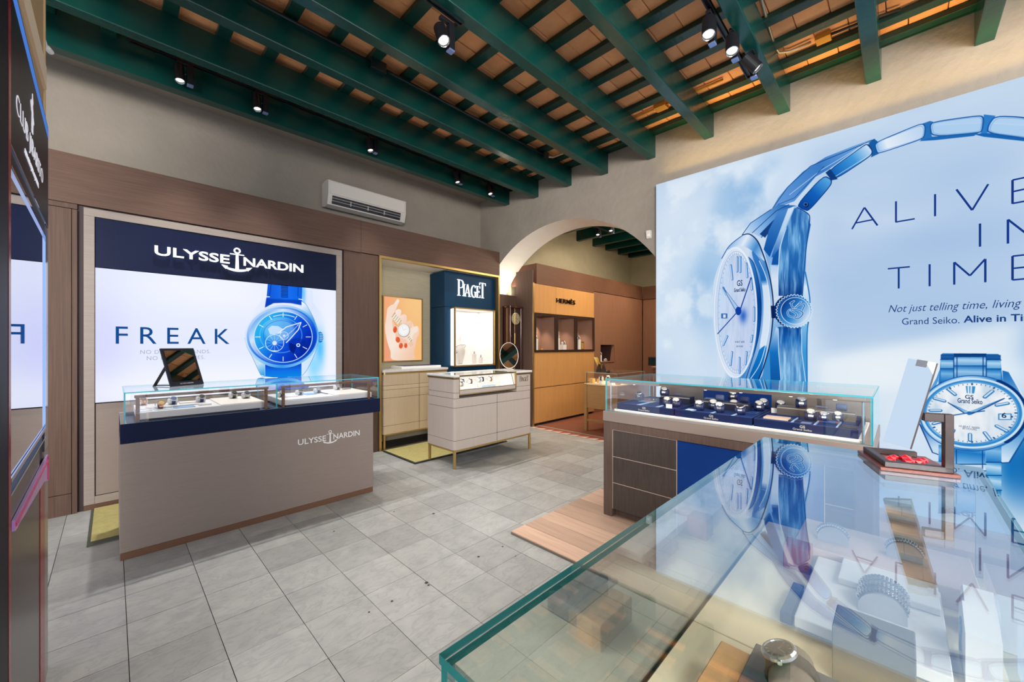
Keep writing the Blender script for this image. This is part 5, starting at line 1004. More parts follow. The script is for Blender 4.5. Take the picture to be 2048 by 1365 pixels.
def tray(y0, y1, lb, div):
    x0, x1, z0, z1 = gx+.066, gx1-.16, .8565, .905
    r = thing('watch_tray', lb, 'display tray', (x0, (y0+y1)/2, z0), TG); w = .008
    boxes('tray_rim', [(x0, x0+w, y0, y1, z0, z1), (x1-w, x1, y0, y1, z0, z1), (x0+w, x1-w, y0, y0+w, z0, z1), (x0+w, x1-w, y1-w, y1, z0, z1)], nv, r, bev=.001)
    box('tray_floor', x0+w, x1-w, y0+w, y1-w, z0+.02, z0+.036, nvf, r, bev=0); boxes('divider', [(x0+w, x0+.26, y-.003, y+.003, z0+.036, z0+.0445) for y in div], M('divider_pale', (150, 176, 206), .4), r)
    yc = (y0+y1)/2; text('lettering', 'Grand Seiko', (x0-.0004, yc+.045, z0+.009), NY, Z_, .09, .011, logo, r, .0006, bold=.01); text('lettering', 'GS', (x0-.0004, yc+.012, z0+.0235), NY, Z_, .026, .015, logo, r, .0006, bold=.02)
    return r
tray(1.155, 1.60, 'left navy watch tray with printed maker name under the counter glass', (1.30, 1.45)); tray(.665, 1.145, 'middle navy watch tray with printed maker name under the counter glass', (.79, .92, 1.05)); tray(.165, .655, 'right navy watch tray with printed maker name under the counter glass', (.26, .36, .47))
zf = .893
RG = 'dark display steps in the navy trays'
def step(y0, y1, x0, lb, m):
    r = thing('display_step', lb, 'display step', (x0, (y0+y1)/2, zf), RG)
    prism('step', [(0, 0), (.10, 0), (.10, .055), (.02, .058), (.0, .05)], (x0, y1, zf), X_, Z_, y1-y0, m, r); box('ledge_strip', x0-.001, x0+.004, y0, y1, zf+.044, zf+.051, M('ledge_silver', (176, 168, 158), .35, metal=.5), r, bev=0); return r
step(1.18, 1.40, 3.17, 'short dark step with one watch in the left navy tray', nvd); step(.76, 1.115, 3.10, 'dark step with a watch and empty cushions in the middle navy tray', nvd); step(.20, .60, 3.15, 'bronze topped step with a watch and grey pad in the right tray', M('riser_bronze', (104, 96, 90), .35, metal=.4))
zs = zf+.0585
GG = 'steel watches in the navy trays'
def gs(px, py, z, lb, dial='white', band='steel', yaw=-1.4, phi=30, s=1.32, cush='navy'):
    p = fl(px, py, z+.025); return watch((p[0], p[1], z), yaw, lb, GG, dial, band, cush, phi, s)
gs(1279.5, 794, zf, 'dark dial watch at the left back of the left tray', 'black'); gs(1329.4, 786, zs, 'white dial watch on the step of the left tray'); gs(1335, 806, zf, 'watch behind the white card, left tray'); gs(1353, 808, zf, 'watch at the front right of the left tray')
gs(1398.5, 814, zf, 'watch alone at the left of the middle tray'); gs(1427, 812, zf, 'second watch from the left, middle tray'); gs(1439, 818, zf, 'watch in front of the round badge, middle tray'); gs(1468, 813, zf, 'watch right of the round badge, middle tray'); gs(1480.5, 822, zf, 'dark dial watch at the front of the middle tray', 'black')
gs(1466, 794, zs, 'watch on the step of the middle tray'); gs(1518.3, 815, zf, 'front one of the two right watches, middle tray'); gs(1527, 810, zf, 'rear one of the two right watches, middle tray')
gs(1560.7, 814, zf, 'watch behind the small white card, right tray'); gs(1602.4, 808, zs, 'silver watch on the step of the right tray', 'silver'); gs(1621, 833, zf, 'watch left of the acrylic block, right tray')
gs(1675, 834, zf+.022, 'cream dial watch on the acrylic block, right tray', s=1.05); gs(1647, 834, zf+.022, 'pale dial watch on the acrylic block, right tray', 'silver', s=1.05)
def puck(px, py, z, lb):
    p = fl(px, py, z+.015); o = thing('round_badge', lb, 'badge', (p[0], p[1], z), 'round emblem badges in the navy trays')
    lathe('disc', (p[0], p[1], z+.017), (-1, 0, .25), [(0, 0), (.017, 0), (.017, .003), (0, .003)], steel, o, 24); lathe('emblem', (p[0]-.003, p[1], z+.0178), (-1, 0, .25), [(.012, 0), (.0125, .0012), (.009, .0012), (.009, 0)], M('emblem_dark', (58, 66, 84), .4), o, 20); box('foot', p[0], p[0]+.012, p[1]-.01, p[1]+.01, z, z+.004, acr, o, bev=0)
puck(1329.4, 800, zf, 'round silver emblem badge before the step of the left tray'); puck(1443.5, 812, zf, 'round silver emblem badge among the watches of the middle tray'); puck(1636, 829, zf, 'round silver emblem badge beside the acrylic block of the right tray')
def pil(px, py, z, lb, g='empty cushions on the steps'):
    p = fl(px, py, z+.02); o = thing('watch_cushion', lb, 'watch holder', (p[0], p[1], z), g)
    lathe('pillow', (p[0], p[1]+.026, z+.0205), (0, -1, 0), [(0, 0), (.018, 0), (.0205, .004), (.0205, .048), (.018, .052), (0, .052)], CUSH['navy'] if 'navy' in lb else M('cushion_grey', (70, 84, 120), .6), o, 20, True)
pil(1440, 796, zs, 'empty grey blue cushion on the middle step'); pil(1683, 815, zs, 'empty dark cushion at the right end of the right step'); pil(1489, 800, zs, 'empty navy cushion at the right of the middle step')
GC = 'cards and plates in the navy trays'
def pcard(px, py, z, dx, dy, h, m, lb, cat='card', nm='card'):
    p = fl(px, py, z); return tag(box(nm, p[0]-dx/2, p[0]+dx/2, p[1]-dy/2, p[1]+dy/2, z, z+h, m, None, bev=.0006), lb, cat, GC)
pcard(1338, 817, zf, .004, .045, .03, pale, 'small white upright card before the watches of the left tray'); pcard(1551, 827, zf, .004, .05, .034, white, 'small white upright card before a watch of the right tray')
pcard(1554, 838, zf, .10, .13, .010, M('plaque_beige', (196, 172, 150), .5), 'beige rimmed plaque at the left front of the right tray', 'plaque', 'plaque'); pcard(1589, 842, zf, .07, .07, .004, nvd, 'dark printed card right of the beige plaque'); pcard(1613, 847, zf, .05, .05, .004, M('card_slate', (96, 110, 140), .5), 'grey blue card in front of the watch left of the acrylic block'); pcard(1698, 855, zf, .10, .08, .004, nvd, 'dark printed card at the right front of the right tray')
pcard(1642.7, 815, zs, .05, .06, .006, M('card_slate', (96, 110, 140), .5), 'flat grey blue pad on the right step', 'pad', 'pad'); pcard(1419, 798, zs, .05, .06, .005, M('card_slate', (96, 110, 140), .5), 'flat grey pad on the middle step', 'pad', 'pad'); pcard(1355, 790, zs, .05, .05, .005, M('card_slate', (96, 110, 140), .5), 'flat grey pad on the left step', 'pad', 'pad'); pcard(1381, 820, zf, .06, .05, .003, pale, 'pale card at the left front of the middle tray'); pcard(1505, 826, zf, .10, .07, .003, M('card_navy', (40, 70, 130), .3), 'shiny navy card at the right front of the middle tray')
bp = fl(1659, 846, zf)
t = thing('acrylic_block', 'clear acrylic block with blue print carrying two watches, right tray', 'block', (bp[0], bp[1], zf), 'acrylic blocks in the navy trays')
mesh('block', bv(bp[0]-.02, bp[0]+.05, bp[1]-.06, bp[1]+.06, zf, zf+.02), BF, acr, t); box('print', bp[0]-.018, bp[0]+.048, bp[1]-.058, bp[1]+.058, zf+.001, zf+.003, M('print_blue', (40, 96, 176), .4), t, bev=0); boxes('red_mark', [(bp[0]-.0204, bp[0]-.02, bp[1]-.05, bp[1]-.03, zf+.005, zf+.012), (bp[0]-.0204, bp[0]-.02, bp[1]+.03, bp[1]+.05, zf+.005, zf+.012)], M('mark_red', (190, 70, 70), .5), t)
bp = fl(1294, 804, zf)
t = thing('acrylic_block', 'clear acrylic block with red and yellow print in the left tray', 'block', (bp[0], bp[1], zf), 'acrylic blocks in the navy trays')
mesh('block', bv(bp[0]-.05, bp[0]+.05, bp[1]-.07, bp[1]+.06, zf, zf+.022), BF, acr, t); box('print', bp[0]-.045, bp[0]+.045, bp[1]-.065, bp[1]+.055, zf+.001, zf+.004, M('print_teal', (96, 150, 170), .4), t, bev=0); boxes('red_mark', [(bp[0]-.0, bp[0]+.04, bp[1]-.02, bp[1]+.02, zf+.004, zf+.006)], M('mark_red', (190, 70, 70), .5), t); boxes('yellow_mark', [(bp[0]-.03, bp[0]+.03, bp[1]-.06, bp[1]-.035, zf+.004, zf+.006)], M('mark_yellow', (196, 190, 120), .5), t)
bp = fl(1364, 803, zf)
t = thing('acrylic_block', 'sky blue acrylic block at the right back of the left tray', 'block', (bp[0], bp[1], zf), 'acrylic blocks in the navy trays')
box('block', bp[0]-.03, bp[0]+.05, bp[1]-.05, bp[1]+.05, zf, zf+.026, M('block_sky', (96, 158, 214), .25), t)
# ------------------------------------------------------------------ nearest counter (lower right)
t = thing('glass_counter', 'nearest display counter with cream deck and thick edged glass box', 'counter', (1.09, .11, 0))
nx0, nx1, ny0, ny1, nz, nd = .285, 1.895, -.175, .404, .979, .64
box('body', nx0+.03, nx1-.03, ny0+.03, ny1-.03, .0, .60, M('near_body', (206, 194, 168), .5), t); box('deck_edge', nx0-.002, nx1+.002, ny0-.002, ny1+.002, .60, .634, M('near_edge', (88, 84, 80), .35, metal=.6), t)
for a, b in ((nx0+.012, 1.066), (1.070, nx1-.012)): box('deck_panel', a, b, ny0+.012, ny1-.016, .634, nd, cream, t, bev=.0015)
for nm, q in (('left_glass', (nx0, nx1, ny1-.012, ny1, .634, nz-.012)), ('right_glass', (nx0, nx1, ny0, ny0+.012, .634, nz-.012)), ('far_glass', (nx1-.012, nx1, ny0+.012, ny1-.012, .634, nz-.012)), ('near_glass', (nx0, nx0+.012, ny0+.012, ny1-.012, .634, nz-.012))): pane(nm, *q, gl_t, ge_t, t)
pane('top_glass', nx0-.002, nx1+.002, ny0-.002, ny1+.002, nz-.012, nz, gl_t, ge_t, t)
NB = 'display blocks in the nearest counter'
def blk(nm, x0, x1, y0, y1, z0, z1, m, lb, cat='block', bev=.002): return tag(box(nm, x0, x1, y0, y1, z0, z1, m, None, bev=bev), lb, cat, NB)
oakb = M('oak_block', (206, 160, 110), .5, rgb2=(186, 138, 88), gs=(14, 90, 90), amt=.9)
blk('wood_block', .80, .95, .215, .285, nd, .705, oakb, 'honey oak block beside the slate plate, nearest counter'); blk('slate_plate', .80, .985, .082, .226, .700, .712, slate, 'dark slate plate carrying the nearest watch on its holder'); blk('plate_base', .83, .95, .10, .21, nd, .700, M('base_dark', (60, 56, 54), .6), 'dark base under the slate plate', bev=0)
watch((.885, .145, .7125), 3.35, 'black chronograph on taupe holder, nearest the viewer', 'watches in the nearest counter', 'black', 'black', 'taupe', 24, 1.55, 'taupe leather holder on the slate plate', wide=.07)
pw = M('platform_white', (232, 229, 228), .5)
blk('white_platform', 1.2, 1.595, -.075, .192, .655, .682, pw, 'large white platform in the middle of the nearest counter', 'platform'); blk('platform_base', 1.22, 1.58, -.055, .172, nd, .655, M('base_taupe', (128, 118, 96), .6), 'taupe foot under the large white platform', 'platform', 0)
blk('white_platform', 1.45, 1.595, -.07, .13, .6825, .70, pw, 'smaller white platform lying on the far half of the large one', 'platform')
blk('grey_box', 1.085, 1.185, -.02, .107, nd, .758, M('taupe_box', (100, 94, 80), .55), 'taupe box standing before the large white platform')
blk('dark_slab', 1.22, 1.40, .20, .226, nd, .668, M('slab_dark', (58, 60, 72), .4), 'narrow dark slab left of the large white platform')
blk('display_step', 1.603, 1.86, -.15, .26, nd, .70, M('step_rose', (206, 180, 170), .5), 'long rose beige step at the far end of the nearest counter', 'step'); blk('wood_block', 1.53, 1.60, .205, .275, nd, .715, M('block_brown', (160, 96, 62), .5), 'brown wood block before the long rose beige step')
gmt = M('stand_grey', (150, 150, 156), .6)
def barrel(x, y, z, L, r, yaw, lb, nb, blb):
    t = thing('bracelet_holder', lb, 'bracelet holder', (x, y, z), 'bracelet holders in the nearest counter')
    pts = [(-r, 0)]+[(r*math.cos(a), .012+r*math.sin(a)) for a in np.linspace(math.pi, 0, 16)]+[(r, 0)]; c, s_ = math.cos(yaw), math.sin(yaw)
    U = Vector((s_, -c, 0)); A = Vector((c, s_, 0)); O = Vector((x, y, z))+A*(L/2)
    prism('half_round', pts, O, U, Z_, L, gmt, t)
    for k in range(nb):
        q = Vector((x, y, z))+A*(L*((k+.5)/nb-.5)); b = thing('bracelet', blb[k], 'bracelet', tuple(q), 'bracelets in the nearest counter')
        bm = bmesh.new()
        for a in np.linspace(.12*math.pi, .88*math.pi, 17):
            for off in (-.006, .006): bmesh.ops.create_icosphere(bm, subdivisions=1, radius=.0052, matrix=Matrix.Translation(q+U*((r+.004)*math.cos(a))+Vector((0, 0, .012+(r+.004)*math.sin(a)))+A*off))
        st = bm_obj('link_stones', bm, M('bracelet_silver', (216, 220, 226), .12, metal=1.), b); st['kind'] = 'stuff'
        prism('band', [((r+.0006)*math.cos(a), .012+(r+.0006)*math.sin(a)) for a in np.linspace(.05*math.pi, .95*math.pi, 17)]+[((r+.003)*math.cos(a), .012+(r+.003)*math.sin(a)) for a in np.linspace(.95*math.pi, .05*math.pi, 17)], q+A*.009, U, Z_, .018, M('bracelet_grey', (170, 176, 186), .25, metal=1.), b)
barrel(1.395, .035, .6825, .11, .045, .0, 'grey half round holder with three bracelets on the white platform', 3, ['front bracelet on the half round holder', 'middle bracelet on the half round holder', 'rear bracelet on the half round holder'])
barrel(1.70, .165, .7005, .034, .040, .1, 'grey holder with one bracelet at the left of the long step', 1, ['sparkling bracelet at the left of the long step']); barrel(1.72, -.005, .7005, .034, .040, .0, 'grey holder with one bracelet in the middle of the long step', 1, ['sparkling bracelet in the middle of the long step'])
for k, (x, y, w, h, lb) in enumerate(((1.33, -.12, .07, .15, 'white upright box with embossed pine twig at the right of the nearest counter'), (1.52, -.135, .05, .11, 'white upright box behind the embossed one'))):
    o = thing('white_box', lb, 'box', (x, y, nd), NB)
    prism('box', [(-w, 0), (w, 0), (w, h*.75), (0, h), (-w, h*.75)], (x, y+.025, nd+.001), X_, Z_, .05, pw, o)
    if k == 0: strokes('embossed_twig', [((-.02, .03), (-.012, .10), .014), ((-.012, .06), (.006, .095), .01), ((-.016, .05), (-.03, .085), .008), ((-.012, .085), (-.002, .11), .008)], (x, y+.0252, nd+.001), (-1, 0, 0), Z_, .01, M('twig_blue', (110, 160, 206), .4), o, .003)
# table mirror with red puck on the nearest counter
zt = nz+.0005
t = thing('table_mirror', 'tall narrow mirror on dark wooden frame stand with mahogany base, nearest counter', 'mirror', (1.76, -.02, zt))
c0 = Vector((1.637, .047, 0)); u = Vector((.052, -.166, 0)).normalized(); v = Vector((.213, .068, 0)); v = (v-u*v.dot(u)).normalized()
Wb, Db = .175, .215
def loc3(a, b, z): return c0+u*a+v*b+Vector((0, 0, z))
def obox(nm, a0, a1, b0, b1, z0, z1, m, bev=.0015):
    vs = [loc3(a, b, z) for z in (z0, z1) for a, b in ((a0, b0), (a1, b0), (a1, b1), (a0, b1))]; bm = bmesh.new(); bm_add(bm, vs, BF); bmesh.ops.recalc_face_normals(bm, faces=bm.faces[:]); bmesh.ops.bevel(bm, geom=bm.edges[:], offset=bev, segments=1, affect='EDGES'); return bm_obj(nm, bm, m, t)
obox('base_board', 0, Wb, 0, Db, zt, zt+.011, mahog)
z0 = zt+.0112; f = .018
for q in ((.012, Wb-.012, .006, .006+f), (.012, Wb-.03, Db-.012-f, Db-.012), (.012, .012+f, .006+f, Db-.012-f)): obox('base_rail', *q, z0, z0+.017, darkw)
obox('post', Wb-.032, Wb-.012, .006, .026, z0, z0+.17, darkw); obox('arm', Wb-.075, Wb-.032, .006, .026, z0+.146, z0+.17, darkw)
# mirror plate: long thin plate leaning back
pb = loc3(.036, .0, z0+.07); V = (Vector((0, 0, 1))*.95+u*.24+v*.08).normalized(); Nn = (-v*.93-u*.31); Nn = (Nn-V*Nn.dot(V)).normalized(); U = V.cross(Nn).normalized()
if U.dot(u) < 0: U = -U
w, h = .058, .262
def plate(nm, a0, a1, b0, b1, n0, n1, m, mi=None):
    vs = [pb+U*a+V*b+Nn*n_ for n_ in (n0, n1) for a, b in ((a0, b0), (a1, b0), (a1, b1), (a0, b1))]
    return mesh(nm, vs, BF, m, t, mi)
plate('plate_back', -w/2+.003, w/2+.005, 0, h, -.011, -.005, darkw); plate('looking_glass', -w/2, w/2+.001, 0, h, -.0049, .0015, [ge_t, M('mirror_pale', (178, 190, 196), .0, metal=1.)], [0, 1, 0, 0, 0, 0]); plate('top_clip', -.010, .013, h-.018, h+.001, .0015, .004, M('clip_grey', (70, 74, 82), .35, metal=.6))
pc = loc3(.085, .09, z0)
t = thing('red_ring_box', 'small red faceted glass pieces lying in the tray of the wooden mirror stand', 'ornament', tuple(pc))
for k, (da, db) in enumerate(((-.042, -.02), (-.022, .015), (.0, -.025), (.006, .02), (.028, -.012), (.045, .012))):
    bm = bmesh.new(); bmesh.ops.create_icosphere(bm, subdivisions=1, radius=rnd.uniform(.013, .018), matrix=Matrix.Translation(pc+u*da+v*db+Vector((0, 0, .010)))@Matrix.Diagonal((1.2, 1, .7, 1)))
    bm_obj('red_piece', bm, M('red_glass', (206, 24, 34), .12, coat=.6), t)
# ------------------------------------------------------------------ sign cabinet at the left edge
t = thing('sign_cabinet', 'tall dark glossy sign cabinet with mirror screen and white lettering at the left edge', 'cabinet', (0, 0, 0)); sgn = t
sg = M('sign_gloss', (20, 20, 30), .38, spec=.22); chrome = M('frame_chrome', (150, 176, 214), .08, metal=1.)
box('body', -.36, -.006, -1.7, 0, 0, 2.285, black, t)
box('header_panel', -.006, 0, -1.03, 0, 1.85, 2.275, sg, t, bev=.001); box('screen', -.006, -.001, -1.03, -.165, 1.04, 1.785, M('screen_mirror', (206, 212, 226), .015, metal=1.), t, bev=0)
boxes('screen_frame', [(-.006, .003, -1.03, -.14, 1.785, 1.797), (-.006, .003, -1.03, -.14, 1.026, 1.038), (-.006, .003, -.165, -.14, 1.038, 1.785)], chrome, t)
box('panel_trim', -.006, .002, -1.03, -.14, 1.842, 1.848, chrome, t, bev=0); box('panel_trim', -.006, .002, -1.03, -.14, .992, .998, chrome, t, bev=0)
box('side_stile', -.006, -.001, -.14, 0, .94, 1.842, M('stile_gloss', (66, 60, 74), .14, spec=.8), t, bev=0); box('middle_rail', -.006, -.001, -1.03, -.14, 1.8, 1.842, sg, t, bev=0)
box('lower_panel', -.006, -.001, -1.03, -.33, .0, .99, M('lower_taupe', (84, 76, 70), .28, spec=.4), t, bev=0); box('red_edge', -.006, .001, -.33, -.165, .0, .84, M('sign_red', (140, 12, 28), .25), t, bev=0); box('end_stile', -.006, -.001, -.165, 0, .0, .94, M('stile_warm', (150, 138, 128), .25, metal=.5), t, bev=0)
prism('pink_ledge', [(-.997, .90), (-.997, .926), (-.10, .918), (-.10, .812), (-.26, .846)], (0, 0, 0), Y_, Z_, .006, M('pink_acrylic', (186, 136, 204), .2), t); strokes('pink_line', [((-.997, .915), (-.12, .90), .010), ((-.115, .82), (-.115, .915), .02)], (.0062, 0, 0), Y_, Z_, .01, M('pink_line', (226, 40, 120), .3), t, .002)
box('near_frame', -.03, .002, -1.7, -1.066, 0, 2.36, M('frame_ink', (10, 11, 24), .5, spec=.2), t, bev=0); box('red_line', -.004, .003, -1.066, -1.035, 0, 2.36, M('sign_red', (140, 12, 28), .25), t, bev=0)
box('blue_glow_streak', -.006, .001, -1.03, -.008, 2.225, 2.262, emis('streak_glow', (84, 140, 236), .75), t, bev=0)  # glowing strip paints the blue reflected streak on the glossy header
sw = M('sign_white', (230, 230, 240), .4, emit=.5)
text('lettering', 'CLUB JIBARITO', (.0005, -.925, 1.951), Y_, Z_, .685, .068, sw, t, .0012, bold=-.02, sp=1.05); text('lettering', 'ALTA RELOJERIA & JOYERIA', (.0005, -.765, 1.907), Y_, Z_, .37, .022, sw, t, .0015)
strokes('emblem', [((0, 0), (.01, .045), .034, .04), ((.01, .045), (-.012, .08), .034, .03), ((-.012, .07), (.014, .10), .022, .022), ((.004, .09), (.004, .115), .012, .004), ((-.04, .075), (-.016, .055), .014, .012), ((-.014, -.012), (.0, .006), .01, .02), ((.014, -.012), (.008, .01), .01, .016), ((.01, .05), (.04, .03), .012, .008)], (.0005, -.58, 2.05), Y_, Z_, .01, sw, t, .0015)
t.location = (-.19, 2.556, 0); t.rotation_euler = (0, 0, .0154)
t = thing('security_camera', 'small white security camera on the timber wall end under the ceiling', 'camera', (-.2, 2.53, 2.55))
p = Vector(onx(93, 96, -.2)); lathe('housing', p+Vector((.0, -.01, 0)), (.4, .9, -.15), [(0, 0), (.010, 0), (.011, .004), (.011, .026), (.009, .032), (0, .032)], white, t, 20, True); lathe('lens', p+Vector((.0, -.01, 0))+Vector((.4, .9, -.15)).normalized()*.0315, (.4, .9, -.15), [(0, 0), (.007, 0), (.006, .002), (0, .002)], black, t, 16); rod('bracket', (-.205, 2.53, p.z+.01), p, .006, white, t)
# ------------------------------------------------------------------ track lights
silv = M('driver_label', (120, 140, 190), .3, metal=.5)
def spotlight(x, y, zt_, zh, d, lb, grp, e, ang=75, r=.036, L=.115, col=(1, .97, .93), side=1):
    """zt_: underside of the rail, zh: height of the pivot of the lamp head"""
    t = thing('track_spotlight', lb, 'spotlight', (x, y, zt_), grp); d = Vector(d).normalized()
    box('adapter', x-.06, x+.05, y-.016, y+.016, zt_-.022, zt_, black, t); box('driver_box', x+.028*side-.022, x+.028*side+.022, y-.022, y+.022, zh-.07, zt_-.022, black, t); box('driver_end', x+.028*side-.022, x+.028*side+.022, y-.022, y+.022, zh-.082, zh-.0702, silv, t)
    c = Vector((x-.045*side, y-.0, zh)); rod('pivot', (x+.01*side, y, zh+.01), c, .008, black, t, 8)
    p = c-d*L*.5
    hd_ = lathe('lamp_head', p, d, [(0, 0), (r*.9, 0), (r, .006), (r, L), (r*.86, L), (r*.84, L-.012), (0, L-.016)], black, t, 24); lathe('lens', p+d*(L-.0145), d, [(r*.82, .002), (r*.7, .004), (0, .005)], lens, hd_, 20); lathe('bezel_ring', p+d*L, d, [(r*.86, 0), (r*.98, .001), (r*.9, .004), (r*.84, .001)], M('bezel', (150, 156, 166), .2, metal=.9), hd_, 24)
    if e: spot('lamp', p+d*(L+.02), d, e, ang, .6, col, .03, t)
    return t
def rail(x0, x1, y, z, lb, h=.034):
    t = thing('light_track', lb, 'light track', ((x0+x1)/2, y, z)); boxes('profile', [(x0, x1, y-.018, y-.011, z, z+h), (x0, x1, y+.011, y+.018, z, z+h), (x0, x1, y-.011, y+.011, z+h*.45, z+h)], black, t); boxes('end_cap', [(x0-.012, x0, y-.018, y+.018, z, z+h), (x1, x1+.012, y-.018, y+.018, z, z+h)], black, t)
rail(.10, 4.45, 4.42, 3.806, 'long black light track along the beam nearest the left wall')
SG = 'spotlights on the long left track'
for i, (px, py, lb) in enumerate(((372, 158, 'black spotlight at the left end of the long left track'), (524, 213, 'second black spotlight from the left on the long left track'), (746, 292, 'black spotlight above the air conditioner on the long left track'), (918, 357, 'black spotlight second from the arch end of the long left track'), (983, 380, 'black spotlight at the arch end of the long left track'))):
    q = ony(px, py, 4.42); dd = [(.05, -.22, -1), (.05, -.22, -1), (.1, -.22, -1), (.1, -.25, -1), (.0, -.35, -1)][i]
    spotlight(q[0], 4.42, 3.806, 3.70, dd, lb, SG, [170, 170, 130, 120, 70][i], L=.15)
rail(.6, 1.69, 2.16, 3.57, 'short black light track under the beam above the room centre', .03)
spotlight(1.60, 2.20, 3.57, 3.45, (.0, -.42, -1), 'single black spotlight hanging near the top centre of the photo', 'spotlights on the short tracks', 60, r=.042, L=.13)
rail(2.3, 3.75, .91, 3.60, 'black light track beside the beam nearest the big picture', .03)
for (px, py, d, lb) in ((1422, 62, (-.28, -.07, -1), 'first of three close spotlights above the big picture, leftmost'), (1468, 95, (-.28, -.07, -1), 'middle of three close spotlights above the big picture'), (1506, 132, (.28, -.57, -.8), 'rightmost of three close spotlights above the big picture, tilted')):
    q = fl(px, py, 3.49); spotlight(q[0], q[1], 3.60, 3.49, d, lb, 'spotlights on the short tracks', 36, r=.042, L=.135)
for i, (px, py, lb) in enumerate(((1198, 466, 'left spotlight seen through the arch'), (1224, 458, 'right spotlight seen through the arch'))):
    q = fl(px, py, 3.50); rail(q[0]-.35, q[0]+.35, q[1], 3.566, 'short black light track holding the '+lb.split(' seen')[0]+' beyond the arch'); spotlight(q[0], q[1], 3.566, 3.50, (-.28, -.22, -1), lb, 'spotlights in the hall beyond the arch', 50, col=(1, .84, .62))
for (x, y) in ((7.6, 3.6), (8.2, 3.5)): spot('hall_wall_lamp', (x, y, 3.55), (.05, .35, -.8), 60, 60, .8, (1, .82, .6))
# conduits
cg = M('conduit_green', (14, 40, 44), .35); cz = M('conduit_zinc', (186, 176, 150), .35, metal=.6); co = M('box_orange', (214, 150, 50), .7)
t = thing('conduit', 'dark painted conduit with junction boxes along the upper edge of the third beam', 'conduit', (2.2, 3.27, 3.8))
tube('pipe', [(-.3, 3.262, 3.80), (1.56, 3.262, 3.80)], .014, cg, t); tube('pipe', [(1.70, 3.262, 3.80), (3.86, 3.262, 3.80)], .014, cg, t); box('junction_box', 1.56, 1.70, 3.235, 3.289, 3.755, 3.845, cg, t); box('junction_box', 3.86, 3.95, 3.235, 3.289, 3.76, 3.84, cg, t)
tube('pipe', [(3.95, 3.262, 3.80), (4.05, 3.25, 3.82), (4.15, 3.15, 3.875), (4.2, 3.02, 3.875)], .014, cz, t)
t = thing('conduit', 'bare metal conduit bending across the yellow bricks into an orange box', 'conduit', (3.9, .6, 3.87))
g0 = [fl(1513, -40, 3.875), fl(1535, 45, 3.875), fl(1549, 92, 3.875), fl(1557, 105, 3.87), fl(1580, 103, 3.87), fl(1622, 84, 3.87)]; tube('pipe', g0, .011, cz, t)
q0, q1 = fl(1632, 82, 3.87), fl(1662, 68, 3.87); box('junction_box', q0[0]-.05, q1[0]+.05, q1[1]-.0, q0[1]+.0, 3.845, 3.89, co, t); tube('pipe', [(q1[0], q1[1], 3.868), fl(1720, 46, 3.868), fl(1800, 18, 3.868)], .011, M('conduit_dark', (44, 38, 32), .5), t)
t = thing('conduit', 'orange painted pipe and box on the bricks left of the three spotlights', 'conduit', (4.0, 1.6, 3.87))
q0 = fl(1322, 213, 3.87); box('junction_box', q0[0]-.05, q0[0]+.05, q0[1]-.06, q0[1]+.06, 3.845, 3.89, co, t); tube('pipe', [(q0[0], q0[1]+.06, 3.87), (q0[0], q0[1]+.4, 3.87)], .011, co, t); tube('pipe', [(q0[0], q0[1]-.06, 3.87), (q0[0], q0[1]-.6, 3.87)], .011, co, t)
# sensor on the arch wall, warm strip lamps above the lightbox and on the jamb
t = thing('motion_sensor', 'small cream motion sensor on the plaster right of the arch', 'sensor', (XB-.02, 2.15, 2.68))
bm = bmesh.new(); bm_add(bm, [(XB, 2.185, 2.63), (XB, 2.115, 2.63), (XB, 2.115, 2.73), (XB, 2.185, 2.73), (XB-.03, 2.178, 2.64), (XB-.03, 2.122, 2.64), (XB-.045, 2.125, 2.725), (XB-.045, 2.175, 2.725)], [(3, 2, 1, 0), (4, 5, 6, 7), (0, 1, 5, 4), (1, 2, 6, 5), (2, 3, 7, 6), (3, 0, 4, 7)]); bmesh.ops.recalc_face_normals(bm, faces=bm.faces[:]); bmesh.ops.bevel(bm, geom=bm.edges[:], offset=.006, segments=2, affect='EDGES'); bm_obj('case', bm, plast, t); box('window', XB-.043, XB-.035, 2.132, 2.168, 2.655, 2.685, white, t, bev=.004)
la = area('cove_lamp', (4.40, .05, 3.245), (0, 0, 1), .05, 3.8, 10, (1, .66, .2)); la.rotation_euler = (math.pi, 0, 0); la.data.spread = math.radians(110)
area('jamb_lamp', (4.78, 4.95, 2.24), (0, 0, 1), .4, .08, 4.5, (1, .9, .72)).rotation_euler = (math.pi, 0, 0)
# ------------------------------------------------------------------ beyond the arch : oak display unit, table, counter
t = thing('display_cabinet', 'oak wall unit with three lit glass bays and dark raised lettering beyond the arch', 'cabinet', (5.85, 4.6, 0))
hx0, hx1 = 4.93, 6.745; brz = M('bronze_frame', (66, 50, 42), .4, metal=.5)
HB = [(4.95, 5.515), (5.545, 6.10), (6.13, 6.72)]
box('carcass', hx0+.01, hx1-.01, 4.70, 4.76, .04, 2.395, M('carcass_brown', (78, 56, 46), .6), t, bev=0); box('toe_kick', hx0+.02, hx1-.02, 4.40, 4.70, 0, .04, dark, t, bev=0)
for a, b in ((hx0, 5.528), (5.531, hx1)): box('upper_panel', a, b, 4.365, 4.70, 1.905, 2.392, oak, t)
for a, b in ((hx0, 5.528), (5.531, 6.113), (6.116, hx1)): box('lower_panel', a, b, 4.365, 4.70, .642, 1.235, oak, t); box('lower_panel', a, b, 4.365, 4.70, .045, .630, oak, t)
lining = M('bay_lining', (146, 114, 98), .6)
